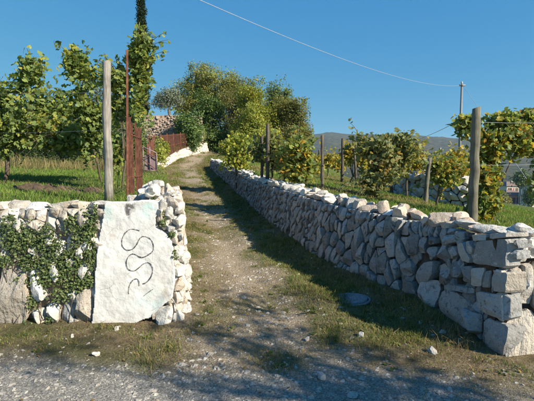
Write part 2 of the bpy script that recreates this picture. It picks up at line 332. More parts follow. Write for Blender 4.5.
# ------------------------------------------------------------------ far hills
def hills():
    ang = np.linspace(R(-75), R(75), 260); rad = np.concatenate([np.linspace(500, 2200, 40), np.linspace(2300, 3600, 8)])
    ridge_px = [-900, 100, 300, 330, 345, 390, 430, 462, 500, 534, 700, 1600]; ridge_py = [130, 134, 139, 135, 137, 137, 139, 141, 144, 147, 150, 150]
    px = 267 + 400 * np.tan(ang); rp = np.interp(px, ridge_px, ridge_py)
    V = []
    for r in rad:
        for a, q in zip(ang, rp):
            top = (170 - q) / 400 * 2200 * math.cos(a) + 2
            t = float(sst(450, 2200, np.array(r))); z = -18 + (top + 18) * t ** 1.15
            z -= max(0, r - 2200) * .15
            x, y = r * math.sin(a), r * math.cos(a)
            z += (float(fbm(x, y, 1 / 260., 4)) - .5) * 60 * t * (1 - .75 * t) + (float(fbm(x, y, 1 / 22., 2)) - .5) * 11 * t
            V.append((x, y, z))
    n = len(ang); F = np.array([(i * n + k, i * n + k + 1, (i + 1) * n + k + 1, (i + 1) * n + k) for i in range(len(rad) - 1) for k in range(n - 1)])
    m, nt, bs = newmat('wooded_hillside'); p = pos(nt)
    c = ramp(nt, noi(nt, .05, 6, .75, p), [(.34, (.012, .02, .010)), (.5, (.055, .06, .025)), (.64, (.15, .11, .05))])
    c = mix(nt, ramp(nt, noi(nt, .006, 4, .6, p), [(.55, 0), (.7, .5)]), c, (.12, .11, .06))
    bump(nt, bs, [(noi(nt, .06, 6, .8, p), 1.0, 9.0)]); base(m, nt, bs, c, .95, .05)
    tag(obj('hills', np.array(V), F, m), 'wooded hill ridge fading blue beyond the vineyard', kind='structure')
hills()

# ------------------------------------------------------------------ stones
def clip_half(P, a, n):            # keep points with (p-a).n <= 0
    out = []; m = len(P)
    for i in range(m):
        p, q = P[i], P[(i + 1) % m]; dp = (p[0] - a[0]) * n[0] + (p[1] - a[1]) * n[1]; dq = (q[0] - a[0]) * n[0] + (q[1] - a[1]) * n[1]
        if dp <= 0: out.append(p)
        if (dp < 0 < dq) or (dq < 0 < dp):
            t = dp / (dp - dq); out.append((p[0] + (q[0] - p[0]) * t, p[1] + (q[1] - p[1]) * t))
    return out
def voronoi(sites, bounds):
    """sites (n,2) in warped space, bounds polygon in warped space -> list of polygons"""
    S = np.asarray(sites); cells = []
    for i, s in enumerate(S):
        d = np.hypot(S[:, 0] - s[0], S[:, 1] - s[1]); idx = np.argsort(d)[1:26]; P = list(bounds)
        for j in idx:
            q = S[j]; P = clip_half(P, ((s[0] + q[0]) / 2, (s[1] + q[1]) / 2), (q[0] - s[0], q[1] - s[1]))
            if len(P) < 3: break
        cells.append(P)
    return cells
def scatter(w, h, rad, seed, tries=12000):
    rg = random.Random(seed); pts = []
    grid = {}
    c = .12
    for _ in range(tries):
        x, y = rg.random() * w, rg.random() * h; r = rad(x, y); k = int(r / c) + 1; gx_, gy_ = int(x / c), int(y / c); ok = True
        for a in range(gx_ - k, gx_ + k + 1):
            for b in range(gy_ - k, gy_ + k + 1):
                for (u, v) in grid.get((a, b), ()):
                    if (u - x) ** 2 + (v - y) ** 2 < r * r: ok = False; break
                if not ok: break
            if not ok: break
        if ok: pts.append((x, y)); grid.setdefault((gx_, gy_), []).append((x, y))
    return pts
def area(P):
    P = np.asarray(P); x, y = P[:, 0], P[:, 1]; return .5 * abs(np.dot(x, np.roll(y, -1)) - np.dot(y, np.roll(x, -1)))
def chaikin(P, k=.22):
    Q = np.roll(P, -1, 0); out = np.empty((2 * len(P), 2)); out[0::2] = P + (Q - P) * k; out[1::2] = Q - (Q - P) * k; return out
def stone_geo(poly, M, seed, push=0.0, depth=.16, bulge=.03, gap=.012, fine=False, square=False):
    P = np.asarray(poly, float)
    x, y = P[:, 0], P[:, 1]
    if np.dot(x, np.roll(y, -1)) - np.dot(y, np.roll(x, -1)) < 0: P = P[::-1]
    rg = np.random.default_rng(seed); c = P.mean(0); size = math.sqrt(area(P)) + 1e-4
    P = c + (P - c) * max(.5, 1 - gap / size * 1.6)
    P = chaikin(P, .09 if square else .13)
    # densify long edges
    D = []
    mx = size * (.2 if fine else .5)
    for i in range(len(P)):
        p, q = P[i], P[(i + 1) % len(P)]; L = np.hypot(*(q - p)); k = max(1, int(L / mx))
        for j in range(k): D.append(p + (q - p) * j / k)
    P = np.array(D); n = len(P)
    b = bulge * (.7 + .7 * rg.random()); b = min(b, size * .32); mxr = np.hypot(*(P - c).T).max()
    pl = [((rg.random(2) - .5) * (.5 if square else 1.5) * b / mxr * 2.2, b * (1 + .25 * rg.random()))] + [((lambda a: np.array([math.cos(a), math.sin(a)]))(rg.random() * 6.283) * b / mxr * rg.uniform(1.2, 3.2) * (.5 if square else 1), b * rg.uniform(1.0, 1.7)) for _ in range(4)]
    front = lambda dl: max(-.02, min(o0 - dl @ g for g, o0 in pl))
    rings = [(1.0 if square else .86, -depth, 0), (1.0, -.02, 0), (.965, 0, 1), (.82, 0, 1), (.6, 0, 1), (.32, 0, 1)] if fine else [(1.0 if square else .84, -depth, 0), (1.0, -.015, 0), (.92, 0, 1), (.55, 0, 1)]
    V = []; off = rg.random(3) * 50
    for sc, o, fr in rings:
        for p in P:
            q = c + (p - c) * sc; dl = q - c; oo = (front(dl) * (.85 if sc > .9 else 1) if fr else o) + push
            w = M(q[0], q[1], oo); a = size * (.045 if fine else .05)
            V.append(w + nv(w + off, 2.0 / size, a * .8) + (nv(w + off, 6 / size, a * .45) if fine else 0))
    b = front(np.zeros(2))
    w = M(c[0], c[1], b + push); V.append(w + nv(w + off, 2.2 / size, size * .06))
    F = [(i * n + k, i * n + (k + 1) % n, (i + 1) * n + (k + 1) % n, (i + 1) * n + k) for i in range(len(rings) - 1) for k in range(n)]
    L = (len(rings) - 1) * n; F += [(L + k, L + (k + 1) % n, len(V) - 1) for k in range(n)]
    return np.array(V), F
def rock_geo(c, size, seed, seg=12, rows=7, boxy=.6, rot=None):
    rg = np.random.default_rng(seed); V = []; off = rg.random(3) * 40; a0 = rg.random() * 6.28 if rot is None else rot; s0 = float(np.mean(size))
    cut = [(lambda v: v / np.linalg.norm(v))(rg.normal(size=3)) for _ in range(11)]; cd = .5 + .38 * rg.random(11)
    for i in range(rows + 1):
        th = math.pi * i / rows
        for k in range(seg):
            ph = 2 * math.pi * k / seg; d = np.array([math.sin(th) * math.cos(ph), math.sin(th) * math.sin(ph), math.cos(th)])
            d = np.sign(d) * np.abs(d) ** boxy; d /= (np.abs(d) ** 4).sum() ** .25 if boxy < .8 else 1
            for cn, cc in zip(cut, cd):
                t = d @ cn
                if t > cc: d = d - cn * (t - cc)
            d = d + nv(d + off, 1.4, .09) + nv(d + off, 4, .05)
            q = d * np.array(size) * .5
            V.append(np.array(c) + np.array([q[0] * math.cos(a0) - q[1] * math.sin(a0), q[0] * math.sin(a0) + q[1] * math.cos(a0), q[2]]))
    F = [(i * seg + k, (i + 1) * seg + k, (i + 1) * seg + (k + 1) % seg, i * seg + (k + 1) % seg) for i in range(rows) for k in range(seg)]
    return np.array(V), F
class WallMap:
    """maps (s along, t up, o out) onto a wall face that follows a plan polyline"""
    def __init__(self, pts, height, side=-1, batter=.07, zb=None):
        P = np.asarray(pts, float); seg = np.hypot(*np.diff(P, axis=0).T); self.S = np.concatenate([[0], np.cumsum(seg)]); self.P = P; self.side = side
        self.L = self.S[-1]; self.h = height; self.batter = batter
        self.zb = zb if zb is not None else [tz(p[0], p[1]) for p in P]
    def xy(self, s): return np.array([np.interp(s, self.S, self.P[:, 0]), np.interp(s, self.S, self.P[:, 1])])
    def nrm(self, s):
        d = self.xy(min(self.L, s + .15)) - self.xy(max(0, s - .15)); d /= np.linalg.norm(d) + 1e-9; return np.array([-d[1], d[0]]) * self.side
    def hh(self, s): return self.h(s) if callable(self.h) else self.h
    def __call__(self, s, t, o):
        sc = min(max(s, 0), self.L); p = self.xy(sc); n = self.nrm(sc)
        if s != sc: p = p + np.array([n[1], -n[0]]) * self.side * (s - sc)
        p = p + n * (o - self.batter * t); return np.array([p[0], p[1], np.interp(sc, self.S, self.zb) + t])
    def frompx(self, px, py):
        d = ray(px, py); best = None
        for i in range(len(self.P) - 1):
            a, b = self.P[i], self.P[i + 1]; A = np.array([[d[0], a[0] - b[0]], [d[1], a[1] - b[1]]])
            try: k, u = np.linalg.solve(A, a)
            except Exception: continue
            if k > 0:
                e = max(0, -u, u - 1)
                if best is None or e < best[0]: best = (e, u, i, k)
        e, u, i, k = best; s = self.S[i] + u * (self.S[i + 1] - self.S[i]); z = EYE + d[2] * k
        return s, z - np.interp(s, self.S, self.zb)
    def core(self, thick, o0=-.09, top=.06, n=None, s0=0.0):
        V = []; n = n or max(4, int(self.L / .35)); F = []
        for i in range(n + 1):
            s = s0 + (self.L - s0) * i / n; h = self.hh(s) - top
            for (o, t) in ((o0, -.15), (o0, h), (o0 - thick + self.batter * h, h), (o0 - thick + self.batter * h, -.3)):
                w = self(s, t, o); V.append(w + nv(w, 5, .02))
        for i in range(n): F += [(i * 4 + k, i * 4 + (k + 1) % 4, i * 4 + 4 + (k + 1) % 4, i * 4 + 4 + k) for k in range(4)]
        F += [(0, 1, 2, 3), (n * 4 + 3, n * 4 + 2, n * 4 + 1, n * 4)]
        return np.array(V), F
def fill_wall(wm, rad, warp, unwarp, seed, s0=0.0, s1=None, tries=12000):
    """anisotropic cells over the face; returns polygons in (s,t) with t scaled to the local height"""
    s1 = wm.L if s1 is None else s1; H = 1.0
    corners = [(s0, 0), (s1, 0), (s1, H), (s0, H)]; B = [warp(*c) for c in corners]
    xs = [b[0] for b in B]; ys = [b[1] for b in B]; x0, y0 = min(xs), min(ys)
    pts = [(x + x0, y + y0) for x, y in scatter(max(xs) - x0, max(ys) - y0, lambda u, v: rad(*unwarp(u + x0, v + y0)), seed, tries)]
    out = []
    for P in voronoi(pts, B):
        if len(P) >= 3:
            Q = np.array([unwarp(*p) for p in P])
            if area(Q) > .0006: out.append(Q)
    return out

# ---- the lane wall on the right: runs up the lane from its corner at the road
laneP = [(x, y) for y, x in zip(XRY, XRX) if 3.3 < y < 26]
wallR = thing('dry_stone_wall', (2.05, 3.4, 0), 'long grey dry stone wall lining the right side of the lane', 'stone wall')
zb = []
for x, y in laneP: zb.append(float(np.interp(y, LY, LZ)) - .03)
hR = lambda s: float(np.interp(s, [0, 1.2, 3, 6, 9.5, 16, 23], [1.05, .98, .99, .95, .89, .82, .52]))
wmR = WallMap(laneP, hR, side=1, batter=.06, zb=zb)
hand_z = [  # traced stones near the corner: photo pixels = 400 + x/3.985, 230 + y/3.985 ; (polygon, material, quoin depth)
 ([(290,45),(404,33),(408,155),(275,135),(280,75)],'q',.13), ([(262,20),(322,16),(324,43),(265,46)],'q',.16), ([(330,14),(406,10),(406,30),(330,40)],'q',.2),
 ([(195,125),(235,120),(235,190),(190,195)],'l',.15), ([(238,145),(272,140),(270,215),(228,208)],'l',.15), ([(278,150),(325,148),(318,230),(270,225)],'q',.15),
 ([(328,160),(350,158),(345,235),(320,232)],'q',.15), ([(355,163),(416,168),(414,252),(350,245)],'q',.17), ([(200,212),(280,235),(280,258),(205,238)],'l',.15),
 ([(285,240),(415,257),(424,368),(330,335),(290,300)],'l',.16), ([(205,55),(235,45),(270,120),(265,135),(235,125)],'q',.15), ([(240,45),(258,40),(275,70),(272,100),(262,100)],'q',.15),
 ([(165,75),(200,60),(215,100),(185,120)],'l',.15), ([(140,60),(160,50),(185,115),(160,130),(135,110)],'l',.15),
 ([(155,240),(230,250),(285,310),(290,345),(265,400),(225,410),(160,360),(148,280)],'l',.2), ([(80,195),(150,200),(148,280),(130,335),(70,315),(60,280)],'l',.2),
 ([(50,190),(80,130),(125,120),(130,170),(110,205),(65,220)],'l',.2), ([(135,140),(160,130),(185,160),(185,200),(175,225),(150,215)],'l',.15),
 ([(10,70),(25,20),(60,15),(55,100),(20,105)],'l',.15), ([(62,30),(86,25),(86,95),(60,95)],'l',.15), ([(90,25),(130,28),(130,58),(90,63)],'l',.15), ([(90,70),(128,65),(130,108),(100,125)],'l',.15),
 ([(-8,110),(25,112),(45,140),(42,185),(8,190),(-10,160)],'l',.15), ([(10,200),(45,205),(60,260),(55,320),(20,300),(0,250)],'l',.18), ([(330,345),(420,376),(426,460),(400,520),(345,470)],'l',.18),
 ([(165,20),(215,15),(235,38),(200,52),(165,65)],'l',.15), ([(70,330),(130,345),(150,365),(150,400),(95,395)],'l',.15)]
hand = []
for poly, k, d in hand_z:
    hand.append((np.array([wmR.frompx(400 + x / 3.985, 230 + y / 3.985) for x, y in poly]), k, d))
HS = max(p[:, 0].max() for p, _, _ in hand) - .12
def in_hand(c):
    for P, _, _ in hand:
        j = len(P) - 1; ins = False
        for i in range(len(P)):
            if (P[i][1] > c[1]) != (P[j][1] > c[1]) and c[0] < (P[j][0] - P[i][0]) * (c[1] - P[i][1]) / (P[j][1] - P[i][1]) + P[i][0]: ins = not ins
            j = i
        if ins: return True
    return False
AN = 1.9; SH = .45   # stones lean towards the corner as they rise
warpR = lambda s, t: ((s + SH * t * min(1, max(0, (s - 1.8) / 2.5))) * AN, t * 1.0)
def unwarpR(u, v):
    s = u / AN
    for _ in range(6): s = u / AN - SH * v * min(1, max(0, (s - 1.8) / 2.5))
    return s, v
radR = lambda s, t: float(np.interp(s, [0, 2, 4, 8, 14, 23], [.15, .195, .185, .18, .21, .26])) * (1.25 - .4 * t) * (.5 + 1.15 * float(vnoise(s * 1.3, t * 2, 2.8)))
cells = fill_wall(wmR, radR, warpR, unwarpR, 11, -.02, None, 30000)
def split_cells(cs, seed, prob):
    rs = random.Random(seed); out = []
    for P in cs:
        if rs.random() < prob and area(P) > .012:
            c = P.mean(0) + (P[rs.randrange(len(P))] - P.mean(0)) * rs.uniform(0, .4); a = rs.uniform(0, math.pi); n = (math.cos(a), math.sin(a)); L = [tuple(p) for p in P]
            for sg in (1, -1):
                Q = clip_half(L, c, (n[0] * sg, n[1] * sg))
                if len(Q) >= 3 and area(Q) > .0012: out.append(np.array(Q))
        else: out.append(P)
    return out
cells = split_cells(cells, 4, .28)
scored = []
for i, P in enumerate(cells):
    Q = P.copy(); sc_ = np.array([wmR.hh(s) for s in Q[:, 0]]); Q[:, 1] *= sc_
    c = Q.mean(0); near_hand = c[0] < HS + .1
    if near_hand and in_hand(c): continue
    w = wmR(c[0], c[1], 0); scored.append((area(Q) / (w[1] ** 2), i, Q, near_hand, w))
scored.sort(key=lambda a: -a[0])
part(wallR, 'rubble_core', *wmR.core(.42, s0=.16), M_core)
n_hand = 0
for i, (P, k, d) in enumerate(hand):
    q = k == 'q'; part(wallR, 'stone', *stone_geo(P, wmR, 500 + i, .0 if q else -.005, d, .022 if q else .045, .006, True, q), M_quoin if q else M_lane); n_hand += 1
for i, (px, py) in enumerate([(491, 243), (493, 252), (492, 262), (490, 272), (493, 281), (489, 290), (486, 297), (466, 246), (468, 258), (455, 262), (462, 292)]):
    s_, t_ = wmR.frompx(px, py); part(wallR, 'stone', *rock_geo(wmR(s_, t_, -.055), (.10, .12, .10), 560 + i), M_quoin if i % 3 else M_lane)
far_j = Join(); lim = 230
for k, (a, i, Q, nh, w) in enumerate(scored):
    rr = random.Random(i); g = stone_geo(Q, wmR, i, -.045 if nh else rr.uniform(-.03, .025), .14, .028, .011 if w[1] < 9 else .015, k < 170)
    if k < lim: part(wallR, 'stone', *g, M_lane)
    else: far_j.add(*g)
part(wallR, 'far_stones', *far_j.get(), M_lane, kind='stuff')
s = .05; k = 0   # coping stones laid loosely along the top
cap_j = Join(); rc = random.Random(3)
while s < wmR.L - .2:
    y_ = wmR.xy(s)[1]; L = rc.uniform(.10, .32) if y_ < 9 else rc.uniform(.2, .42)
    for lane_ in ((-.13, -.36) if rc.random() < .75 else (-.22,)):
        hgt = rc.uniform(.05, .14) * (1.2 if 4.4 < y_ < 7 else 1); hgt *= (.55 if s < .7 else 1); w = wmR(s + L / 2, wmR.hh(s) + hgt * .28, lane_ + rc.uniform(-.05, .05)); n = wmR.nrm(s); ang = math.atan2(n[1], n[0]) + math.pi / 2 + rc.uniform(-.5, .5)
        g = rock_geo(w, (L * 1.1, rc.uniform(.18, .28), hgt * 1.5), 900 + k, rot=ang)
        mt_ = M_peach if (3.7 < y_ < 7.5 and rc.random() < .6) else (M_quoin if rc.random() < .45 else M_white)
        if k < 70: part(wallR, 'coping_stone', *g, mt_)
        else: cap_j.add(*g)
        k += 1
    s += L * .82
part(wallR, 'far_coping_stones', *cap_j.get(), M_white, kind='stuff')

# ---- its return along the road, facing the sun
retP = [(2.03, 3.38), (2.5, 3.38), (3.2, 3.40), (4.2, 3.40), (6.0, 3.35)]
wallF = thing('dry_stone_wall', (2.6, 3.4, 0), 'sunlit end of the dry stone wall turning along the road at right edge', 'stone wall')
wmF = WallMap(retP, 1.07, side=-1, batter=.07, zb=[-.04] * 5)
handF = [([(.0, -.02), (.40, -.02), (.41, .28), (.26, .44), (.1, .40), (.0, .25)], .06), ([(.42, -.02), (.8, -.02), (.8, .35), (.6, .5), (.42, .32)], .04), ([(.10, .43), (.18, .46), (.19, .80), (.08, .78)], .035),
         ([(.19, .46), (.28, .46), (.29, .84), (.20, .82)], .03), ([(.30, .42), (.42, .34), (.46, .85), (.31, .85)], .03), ([(.06, .80), (.13, .81), (.14, 1.05), (.05, 1.04)], .03), ([(.145, .82), (.24, .84), (.25, 1.05), (.15, 1.05)], .03), ([(.26, .86), (.40, .87), (.40, 1.05), (.27, 1.06)], .02), ([(0, .30), (.09, .42), (.08, .60), (.0, .55)], .02), ([(.0, .62), (.07, .64), (.07, .77), (.0, .77)], .02)]
part(wallF, 'rubble_core', *wmF.core(.4, -.08), M_core)
HFP = [np.array(p) for p, _ in handF]
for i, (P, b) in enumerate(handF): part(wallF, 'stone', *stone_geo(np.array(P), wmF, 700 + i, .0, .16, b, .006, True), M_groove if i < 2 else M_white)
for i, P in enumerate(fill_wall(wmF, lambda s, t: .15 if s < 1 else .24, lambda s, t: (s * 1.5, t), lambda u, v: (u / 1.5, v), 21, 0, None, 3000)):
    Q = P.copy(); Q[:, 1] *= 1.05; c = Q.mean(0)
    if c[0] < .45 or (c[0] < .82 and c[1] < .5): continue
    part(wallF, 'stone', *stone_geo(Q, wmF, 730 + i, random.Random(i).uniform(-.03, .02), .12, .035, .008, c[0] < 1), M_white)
rc = random.Random(9); s = .2
for i in range(12):
    L = rc.uniform(.2, .34); w = wmF(s + L / 2, 1.07 + .03, -.2 + rc.uniform(-.06, .06)); part(wallF, 'coping_stone', *rock_geo(w, (L, .3, rc.uniform(.08, .14)), 1500 + i, rot=rc.uniform(-.3, .3)), M_white if rc.random() < .6 else M_peach); s += L * .95

# ---- the left wall: rubble face with ivy, plastered end slab
leftP = [(-7.5, 4.02), (-4.0, 4.05), (-1.78, 4.08), (-.95, 4.10)]
wallL = thing('rubble_wall', (-2.5, 4.2, 0), 'pale rubble stone wall with white plastered end on the left of the lane', 'stone wall')
wmL = WallMap(leftP, 1.24, side=-1, batter=.07, zb=[-.02] * 4)
SLAB_PX = [(104,202.5),(114,203.4),(127.5,202),(156.5,202),(157.8,209),(154.6,219),(154.6,228),(165,233.4),(171.5,241),(173.3,251),(174.3,269),(174.3,285),(172,297),(162,306),(154,314),(139,320),(127,325),(114,329),(101,330),(92.5,333),(95.6,305),(96,270),(99,235)]
slab = np.array([wmL.frompx(*p) for p in SLAB_PX])
def inpoly(P, c):
    j = len(P) - 1; ins = False
    for i in range(len(P)):
        if (P[i][1] > c[1]) != (P[j][1] > c[1]) and c[0] < (P[j][0] - P[i][0]) * (c[1] - P[i][1]) / (P[j][1] - P[i][1]) + P[i][0]: ins = not ins
        j = i
    return ins
part(wallL, 'rubble_core', *wmL.core(.45, -.07), M_back)
hl_z = [([(0,258),(12,256),(22,266),(31,300),(28,322),(12,328),(0,326)],'g',.09), ([(-30,262),(-3,256),(-2,326),(-30,328)],'g',.08), ([(31,309.6),(45,307.8),(45,329.5),(33.7,331)],'w',.05), ([(46.5,303),(58,302),(60,322),(48,328)],'w',.045),
        ([(77,290),(93,283),(93,331),(76,330)],'g',.05), ([(62,296),(74,300),(74,330),(61,328)],'l',.0), ([(26,262),(40,268),(46,300),(36,303),(31,290)],'w',.05)]
hl = [(np.array([wmL.frompx(*p) for p in P]), k, b) for P, k, b in hl_z]
cl = fill_wall(wmL, lambda s, t: (.20 if s < 3.8 else .125) * (.7 + .7 * float(vnoise(s, t, 3.1))), lambda s, t: (s * 1.45 + .25 * t, t), lambda u, v: ((u - .25 * v) / 1.45, v), 31, 2.0, None, 9000)
for i, P in enumerate(cl):
    Q = P.copy(); Q[:, 1] *= 1.22; c = Q.mean(0)
    if any(inpoly(h, c) for h, _, _ in hl): continue
    sl = inpoly(slab, c)
    if sl and inpoly(slab, c + [.09, 0]) and inpoly(slab, c - [.09, 0]): continue
    part(wallL, 'stone', *stone_geo(Q, wmL, 2000 + i, random.Random(i).uniform(-.06, .03) - (.07 if sl else 0), .14, .06, .004, c[0] > 4.2), M_white if random.Random(i + 5).random() < .7 else M_groove)
for i, (P, k, b) in enumerate(hl): part(wallL, 'stone', *stone_geo(P, wmL, 2600 + i, b - .05, .2, .07, .008, True), {'g': M_groove, 'w': M_white, 'l': M_lane}[k])
# rounded corner and the side face going up the lane
sideP = [(-.95, 4.10), (-.87, 4.22), (-.97, 4.7), (-1.2, 5.6), (-1.5, 7.0), (-1.95, 9.0)]
wmS = WallMap(sideP, lambda s: float(np.interp(s, [0, 1.5, 5], [1.2, 1.15, 1.0])), side=-1, batter=.05, zb=[-.03, -.03, 0, .05, .14, .26])
for i, P in enumerate(fill_wall(wmS, lambda s, t: .105 if s < 1 else .19, lambda s, t: (s * 1.2, t), lambda u, v: (u / 1.2, v), 41, 0, None, 6000)):
    Q = P.copy(); Q[:, 1] *= np.array([wmS.hh(s) for s in Q[:, 0]])
    part(wallL, 'stone', *stone_geo(Q, wmS, 3000 + i, random.Random(i).uniform(-.05, .05), .14, .04, .008, Q[:, 0].mean() < 1.5), M_white if i % 5 else M_peach)
# the plaster slab: a gridded sheet clipped to its outline, with thickness
def slab_disp(s, t): return .018 * (float(vnoise(s, t, 2.5)) - .5) + .009 * (float(vnoise(s + 3, t, 9)) - .5) + .004 * (float(vnoise(s, t + 5, 30)) - .5)
SO = .055
def slab_mesh():
    s0, s1, t0, t1 = slab[:, 0].min(), slab[:, 0].max(), slab[:, 1].min(), slab[:, 1].max(); st = .0085
    ns, ntt = int((s1 - s0) / st) + 2, int((t1 - t0) / st) + 2; idx = {}; V = []; F = []; A = []
    def vert(i, j):
        if (i, j) not in idx:
            s_, t_ = s0 + i * st, t0 + j * st; w = wmL(s_, t_, SO + slab_disp(s_, t_)); idx[i, j] = len(V); V.append(w); A.append((s_, t_))
        return idx[i, j]
    ed = {}
    for i in range(ns):
        for j in range(ntt):
            c = (s0 + (i + .5) * st, t0 + (j + .5) * st); c2 = (c[0] + .012 * (float(vnoise(c[0], c[1], 18)) - .5), c[1] + .012 * (float(vnoise(c[1], c[0], 18)) - .5))
            if inpoly(slab, c2):
                f = (vert(i, j), vert(i + 1, j), vert(i + 1, j + 1), vert(i, j + 1)); F.append(f)
                for a, b in zip(f, f[1:] + f[:1]): ed[(a, b)] = 1
    bd = [(a, b) for a, b in ed if (b, a) not in ed]; back = {}
    def bk(v):
        if v not in back:
            s_, t_ = A[v]; back[v] = len(V); V.append(wmL(s_, t_, -.12)); A.append((s_, t_))
        return back[v]
    for a, b in bd: F.append((b, a, bk(a), bk(b)))
    return np.array(V), F, A
SV, SF, SA = slab_mesh()
def plaster():
    m, nt, bs = newmat('rough_white_plaster'); p = pos(nt)
    c = ramp(nt, noi(nt, 6, 6, .65, p), [(.3, (.51, .495, .465)), (.6, (.63, .62, .595)), (.75, (.68, .675, .66))])
    c = mix(nt, mth(nt, 'MULTIPLY', attr(nt, 'teal'), ramp(nt, noi(nt, 12, 4, .6, p), [(.35, 0), (.6, 1)])), c, (.42, .62, .58))
    c = mix(nt, mth(nt, 'MULTIPLY', attr(nt, 'stain'), ramp(nt, noi(nt, 9, 5, .6, p), [(.35, 0), (.65, .9)])), c, (.36, .27, .17))
    c = mix(nt, ramp(nt, mth(nt, 'MULTIPLY', attr(nt, 'smear'), noi(nt, 28, 5, .75, p)), [(.24, 0), (.42, .9)]), c, (.06, .057, .057))
    c = mix(nt, ramp(nt, noi(nt, 62, 5, .8, p), [(.60, 0), (.70, .6)]), c, (.36, .33, .28))
    v = N(nt, 'ShaderNodeTexVoronoi', feature='DISTANCE_TO_EDGE'); v.inputs['Scale'].default_value = 7; nt.links.new(p, v.inputs[0])
    c = mix(nt, ramp(nt, noi(nt, 3.2, 6, .7, N_off(nt, p, 3.3), .6), [(.52, 0), (.70, .42)]), c, (.42, .39, .34))
    cr = ramp(nt, v.outputs['Distance'], [(0, 0), (.022, 1)]); crm = mth(nt, 'MULTIPLY', mth(nt, 'SUBTRACT', 1.0, cr), ramp(nt, noi(nt, 5, 3, .6, p), [(.5, 0), (.62, .7)]))
    c = mix(nt, crm, c, (.2, .18, .15))
    bump(nt, bs, [(noi(nt, 40, 6, .7, p), .3, .008), (noi(nt, 10, 4, .6, p), .35, .025), (crm, -.5, .01)]); return base(m, nt, bs, c, .93, .1)
so = part(wallL, 'plaster_slab', SV, SF, plaster()); so['label'] = 'white plastered slab with black spray squiggles'
SA = np.array(SA)
def blob(px, py, rx, ry):
    s_, t_ = wmL.frompx(px, py); return np.exp(-(((SA[:, 0] - s_) / (rx * .0102)) ** 2 + ((SA[:, 1] - t_) / (ry * .0102)) ** 2))
for nm, a in (('smear', np.clip(.8 * blob(131, 206, 8, 4) + .8 * blob(126, 211, 4, 6) + .6 * blob(128, 217, 2.5, 5) + .5 * blob(134, 211, 4, 3), 0, 1) * .95), ('teal', np.clip(blob(107, 213, 5, 8) + blob(149, 206, 9, 6) + .6 * blob(145, 215, 8, 5) + .5 * blob(150, 300, 20, 12), 0, 1)), ('stain', np.clip(blob(101, 324, 14, 10) + .8 * blob(125, 328, 16, 7) + .5 * blob(112, 236, 5, 4) + .5 * blob(165, 290, 7, 14) + .4 * blob(140, 204, 20, 3), 0, 1))):
    x_ = so.data.attributes.new(nm, 'FLOAT', 'POINT'); x_.data.foreach_set('value', a.astype(np.float32))
z1 = lambda L: [(90 + x / 5.34, 195 + y / 5.34) for x, y in L]
z2 = lambda L: [(90 + x / 5.34, 255 + y / 5.34) for x, y in L]
STROKES = [z1([(262,192),(235,185),(210,185),(185,205),(170,235),(168,265),(180,285),(200,295),(225,290),(245,270),(258,245),(268,230),(285,222),(310,228),(330,245),(340,275),(335,300),(310,320),(285,332),(262,330)]),
           z1([(262,330),(248,320),(225,315),(205,330),(195,355),(198,380)]) + z2([(213,78),(240,82),(265,65),(285,48),(310,40),(330,55),(337,85),(325,120),(300,145),(285,150)]),
           z2([(266,162),(265,140),(255,125),(235,130),(217,155),(211,185),(212,203)]), z2([(290,215),(315,195),(340,178)])]
def smooth_path(P, n=8):
    P = np.array(P); Q = []
    for i in range(len(P) - 1):
        p0, p1, p2, p3 = P[max(i - 1, 0)], P[i], P[i + 1], P[min(i + 2, len(P) - 1)]
        for k in range(n):
            t = k / n; Q.append(.5 * (2 * p1 + (p2 - p0) * t + (2 * p0 - 5 * p1 + 4 * p2 - p3) * t * t + (3 * p1 - p0 - 3 * p2 + p3) * t ** 3))
    Q.append(P[-1]); return np.array(Q)
for si, S_ in enumerate(STROKES):
    Q = smooth_path([wmL.frompx(*p) for p in S_]); n = len(Q); V = []; F = []
    for i, q in enumerate(Q):
        d = Q[min(i + 1, n - 1)] - Q[max(i - 1, 0)]; d /= np.linalg.norm(d) + 1e-9; nr = np.array([-d[1], d[0]])
        hw = (.0022 + .0055 * float(vnoise(i * .21, si, 1))) * (1.0 if si < 3 else .8) * (.55 if si == 2 and i > n * .6 else 1)
        for e in (-1, 0, 1): a = q + nr * hw * e; V.append(wmL(a[0], a[1], SO + slab_disp(*a) + .0035))
    F = [(i * 3 + k, i * 3 + k + 1, i * 3 + k + 4, i * 3 + k + 3) for i in range(n - 1) for k in range(2)]
    g_ = obj('graffiti_stroke', np.array(V) - wloc(so), F, M_black); g_.parent = so
# top course and the heap of pale stones over the corner
rc = random.Random(17); s = 2.6
k = 0
while s < wmL.L - .75:
    L = rc.uniform(.12, .34); w = wmL(s + L / 2, 1.235, -.16 + rc.uniform(-.05, .04)); part(wallL, 'coping_stone', *rock_geo(w, (L * 1.1, rc.uniform(.25, .38), rc.uniform(.08, .15)), 3500 + k, rot=rc.uniform(-.25, .25)), M_white); s += L * .86; k += 1
for k in range(60):
    u = rc.random(); px = 133 + 46 * u; Y = 4.3 + 1.3 * rc.random() ** 1.2; top = np.interp(px, [128, 140, 152, 165, 176, 184], [1.20, 1.30, 1.44, 1.42, 1.30, 1.12])
    z = 1.12 + (top - 1.12) * rc.random() ** .6; sz = rc.uniform(.09, .24); part(wallL, 'heaped_stone', *rock_geo((xat(px, Y), Y, z), (sz, sz * rc.uniform(.6, 1), sz * rc.uniform(.45, .8)), 3600 + k), M_white if rc.random() < .75 else M_peach)
for k, (px, py, sz) in enumerate([(162, 216, .12), (166, 224, .14), (170, 212, .15), (172, 228, .12), (176, 240, .13), (178, 222, .16), (179, 254, .12), (178, 270, .13), (179, 286, .13), (176, 300, .12), (180, 236, .1), (163, 206, .16), (172, 203, .17), (180, 208, .12)]):
    part(wallL, 'corner_stone', *rock_geo(at(px, py, 4.17), (sz, .14, sz * 1.05), 3700 + k), M_white if k % 4 else M_peach)

